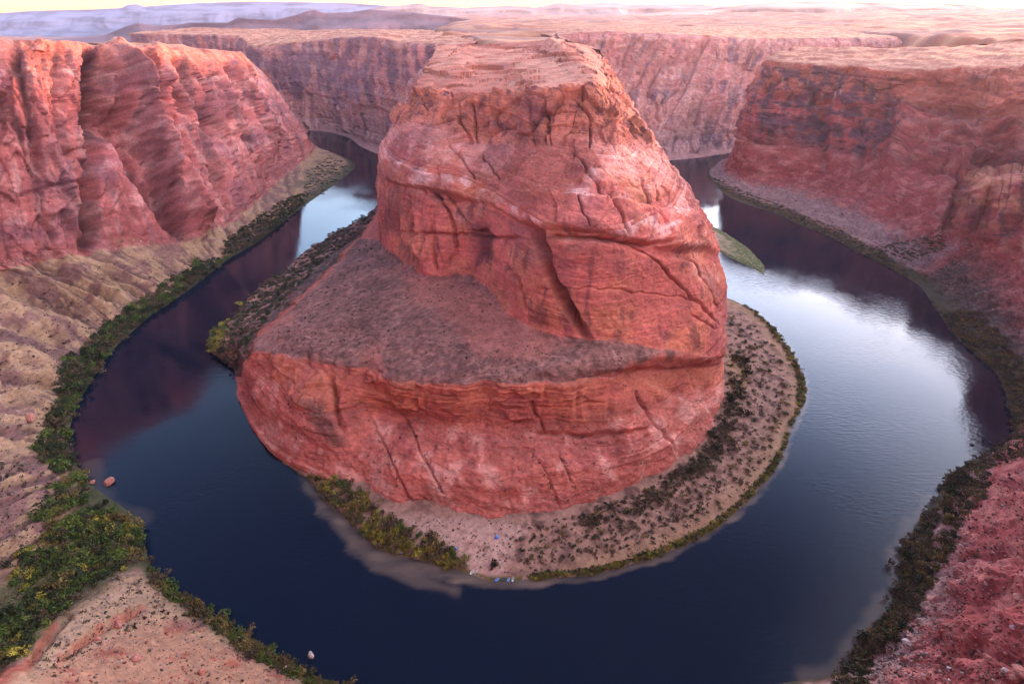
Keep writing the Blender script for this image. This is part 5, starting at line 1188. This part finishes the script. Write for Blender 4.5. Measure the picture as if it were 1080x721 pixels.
def boat(a, b, rz, L, label):
    p = at(a, b, 0.3)
    root = bpy.data.objects.new('boat', None); col.objects.link(root); root.location = p; root.rotation_euler = (0, 0, rz)
    tag(root, label, 'boat', 'white boats drawn up at the beach')
    bm = bmesh.new(); rows = []
    for k in range(13):
        x = -L / 2 + L * k / 12; f = 1 - max(0, (k - 6) / 6.2) ** 2.2
        hw = L * .17 * f * (0.9 + .1 * min(1, k / 3)) + .02; sh_ = .45 + .25 * (k / 12) ** 3
        rows.append([bm.verts.new(q) for q in ((x, -hw, sh_), (x, -hw * .8, -.1), (x, 0, -.28 * f), (x, hw * .8, -.1), (x, hw, sh_), (x, hw * .86, sh_), (x, hw * .7, .02), (x, 0, -.05), (x, -hw * .7, .02), (x, -hw * .86, sh_))])
    for r0, r1 in zip(rows, rows[1:]):
        for k in range(10): bm.faces.new((r0[k], r0[(k + 1) % 10], r1[(k + 1) % 10], r1[k]))
    bm.faces.new(rows[0][:]); bm.faces.new(rows[-1][::-1])
    part('hull', bm, M_WHITE, root)
    for x in (-L * .22, L * .08):
        bm = bmesh.new(); bmesh.ops.create_cube(bm, size=1)
        for q in bm.verts: q.co = (x + q.co.x * .3, q.co.y * L * .27, .3 + q.co.z * .06)
        part('seat', bm, M_GREY, root)
def tent(a, b, rz, w, label):
    p = spot('beach', a, b)
    root = bpy.data.objects.new('tent', None); col.objects.link(root); root.location = p; root.rotation_euler = (0, 0, rz)
    tag(root, label, 'tent', 'tents pitched on the beach')
    bm = bmesh.new(); bmesh.ops.create_uvsphere(bm, u_segments=16, v_segments=10, radius=.5)
    bmesh.ops.delete(bm, geom=[q for q in bm.verts if q.co.z < -.05], context='VERTS')
    for q in bm.verts:
        e_ = 1 - .12 * math.cos(4 * math.atan2(q.co.y, q.co.x)); q.co = (q.co.x * w * e_, q.co.y * w * .8 * e_, max(q.co.z, 0) * w * 1.15)
    part('canopy', bm, M_BLUE, root)
    bm = bmesh.new()
    vs_ = [bm.verts.new((w * .57 * math.cos(t_) * (1 - .2 * h_), w * .2 * s_, w * h_)) for t_, s_, h_ in ((0, -1, 0.02), (0, 1, .02), (0, .7, .32), (0, 0, .42), (0, -.7, .32))]
    bm.faces.new(vs_); g = bmesh.ops.extrude_face_region(bm, geom=bm.faces[:]); bmesh.ops.translate(bm, vec=(.04, 0, 0), verts=[e_ for e_ in g['geom'] if isinstance(e_, bmesh.types.BMVert)])
    part('door', bm, M_WHITE, root)
raft(421, 582, -.12, 5.2, 2.2, M_BLUE, 'blue raft moored alone under the rusty bushes, farthest from the white boats')
boat(498, 603, 1.0, 3.6, 'white boat at the beach tip, left one of the touching pair')
boat(502, 602, .9, 3.8, 'white boat at the beach tip, right one of the touching pair')
raft(524, 611, .6, 3.2, 1.7, M_BLUE, 'small blue raft moored just left of the black raft')
raft(530.5, 610.5, .1, 3.6, 2.0, M_BLACK, 'black raft moored between two blue rafts')
raft(536, 611, 1.2, 3.0, 1.5, M_BLUE, 'small blue raft moored between the black raft and a white boat')
boat(541, 610, 1.45, 3.6, 'white boat lying alone right of the black raft')
raft(555, 605.5, .1, 3.4, 1.7, M_BLUE, 'blue raft drawn up where the green shore strip begins')
tent(459, 567, .3, 2.6, 'blue tent among rusty bushes, nearest the foot of the red slope')
tent(460, 584, 1.3, 2.4, 'blue tent behind the shore bushes, closest to the water')
tent(481, 577, 2.0, 2.2, 'smallest blue tent, on bare sand between the other tents')
tent(525, 565, .1, 3.2, 'blue tent standing apart on the pale sand by dark scrub')

# ------------------------------------------------------------------ haze
if HAZE > 0:
    bm = bmesh.new(); bmesh.ops.create_cube(bm, size=1.0)
    for q in bm.verts: q.co = (q.co.x * 37000, q.co.y * 37000, 310 + q.co.z * 900)
    me = bpy.data.meshes.new('haze'); bm.to_mesh(me); bm.free()
    hm = bpy.data.materials.new('haze_air'); hm.use_nodes = True
    hm.cycles.homogeneous_volume = True; hm.cycles.volume_sampling = 'DISTANCE'
    hn = hm.node_tree.nodes; hn.remove(hn['Principled BSDF'])
    pv = hn.new('ShaderNodeVolumePrincipled')
    pv.inputs['Color'].default_value = (0.74, 0.72, 1.0, 1)
    pv.inputs['Density'].default_value = HAZE
    pv.inputs['Anisotropy'].default_value = 0.45
    hm.node_tree.links.new(pv.outputs[0], hn['Material Output'].inputs['Volume'])
    me.materials.append(hm)
    ho = bpy.data.objects.new('haze', me); ho['kind'] = 'stuff'; ho['label'] = 'pale purple haze over the far canyon'
    col.objects.link(ho)
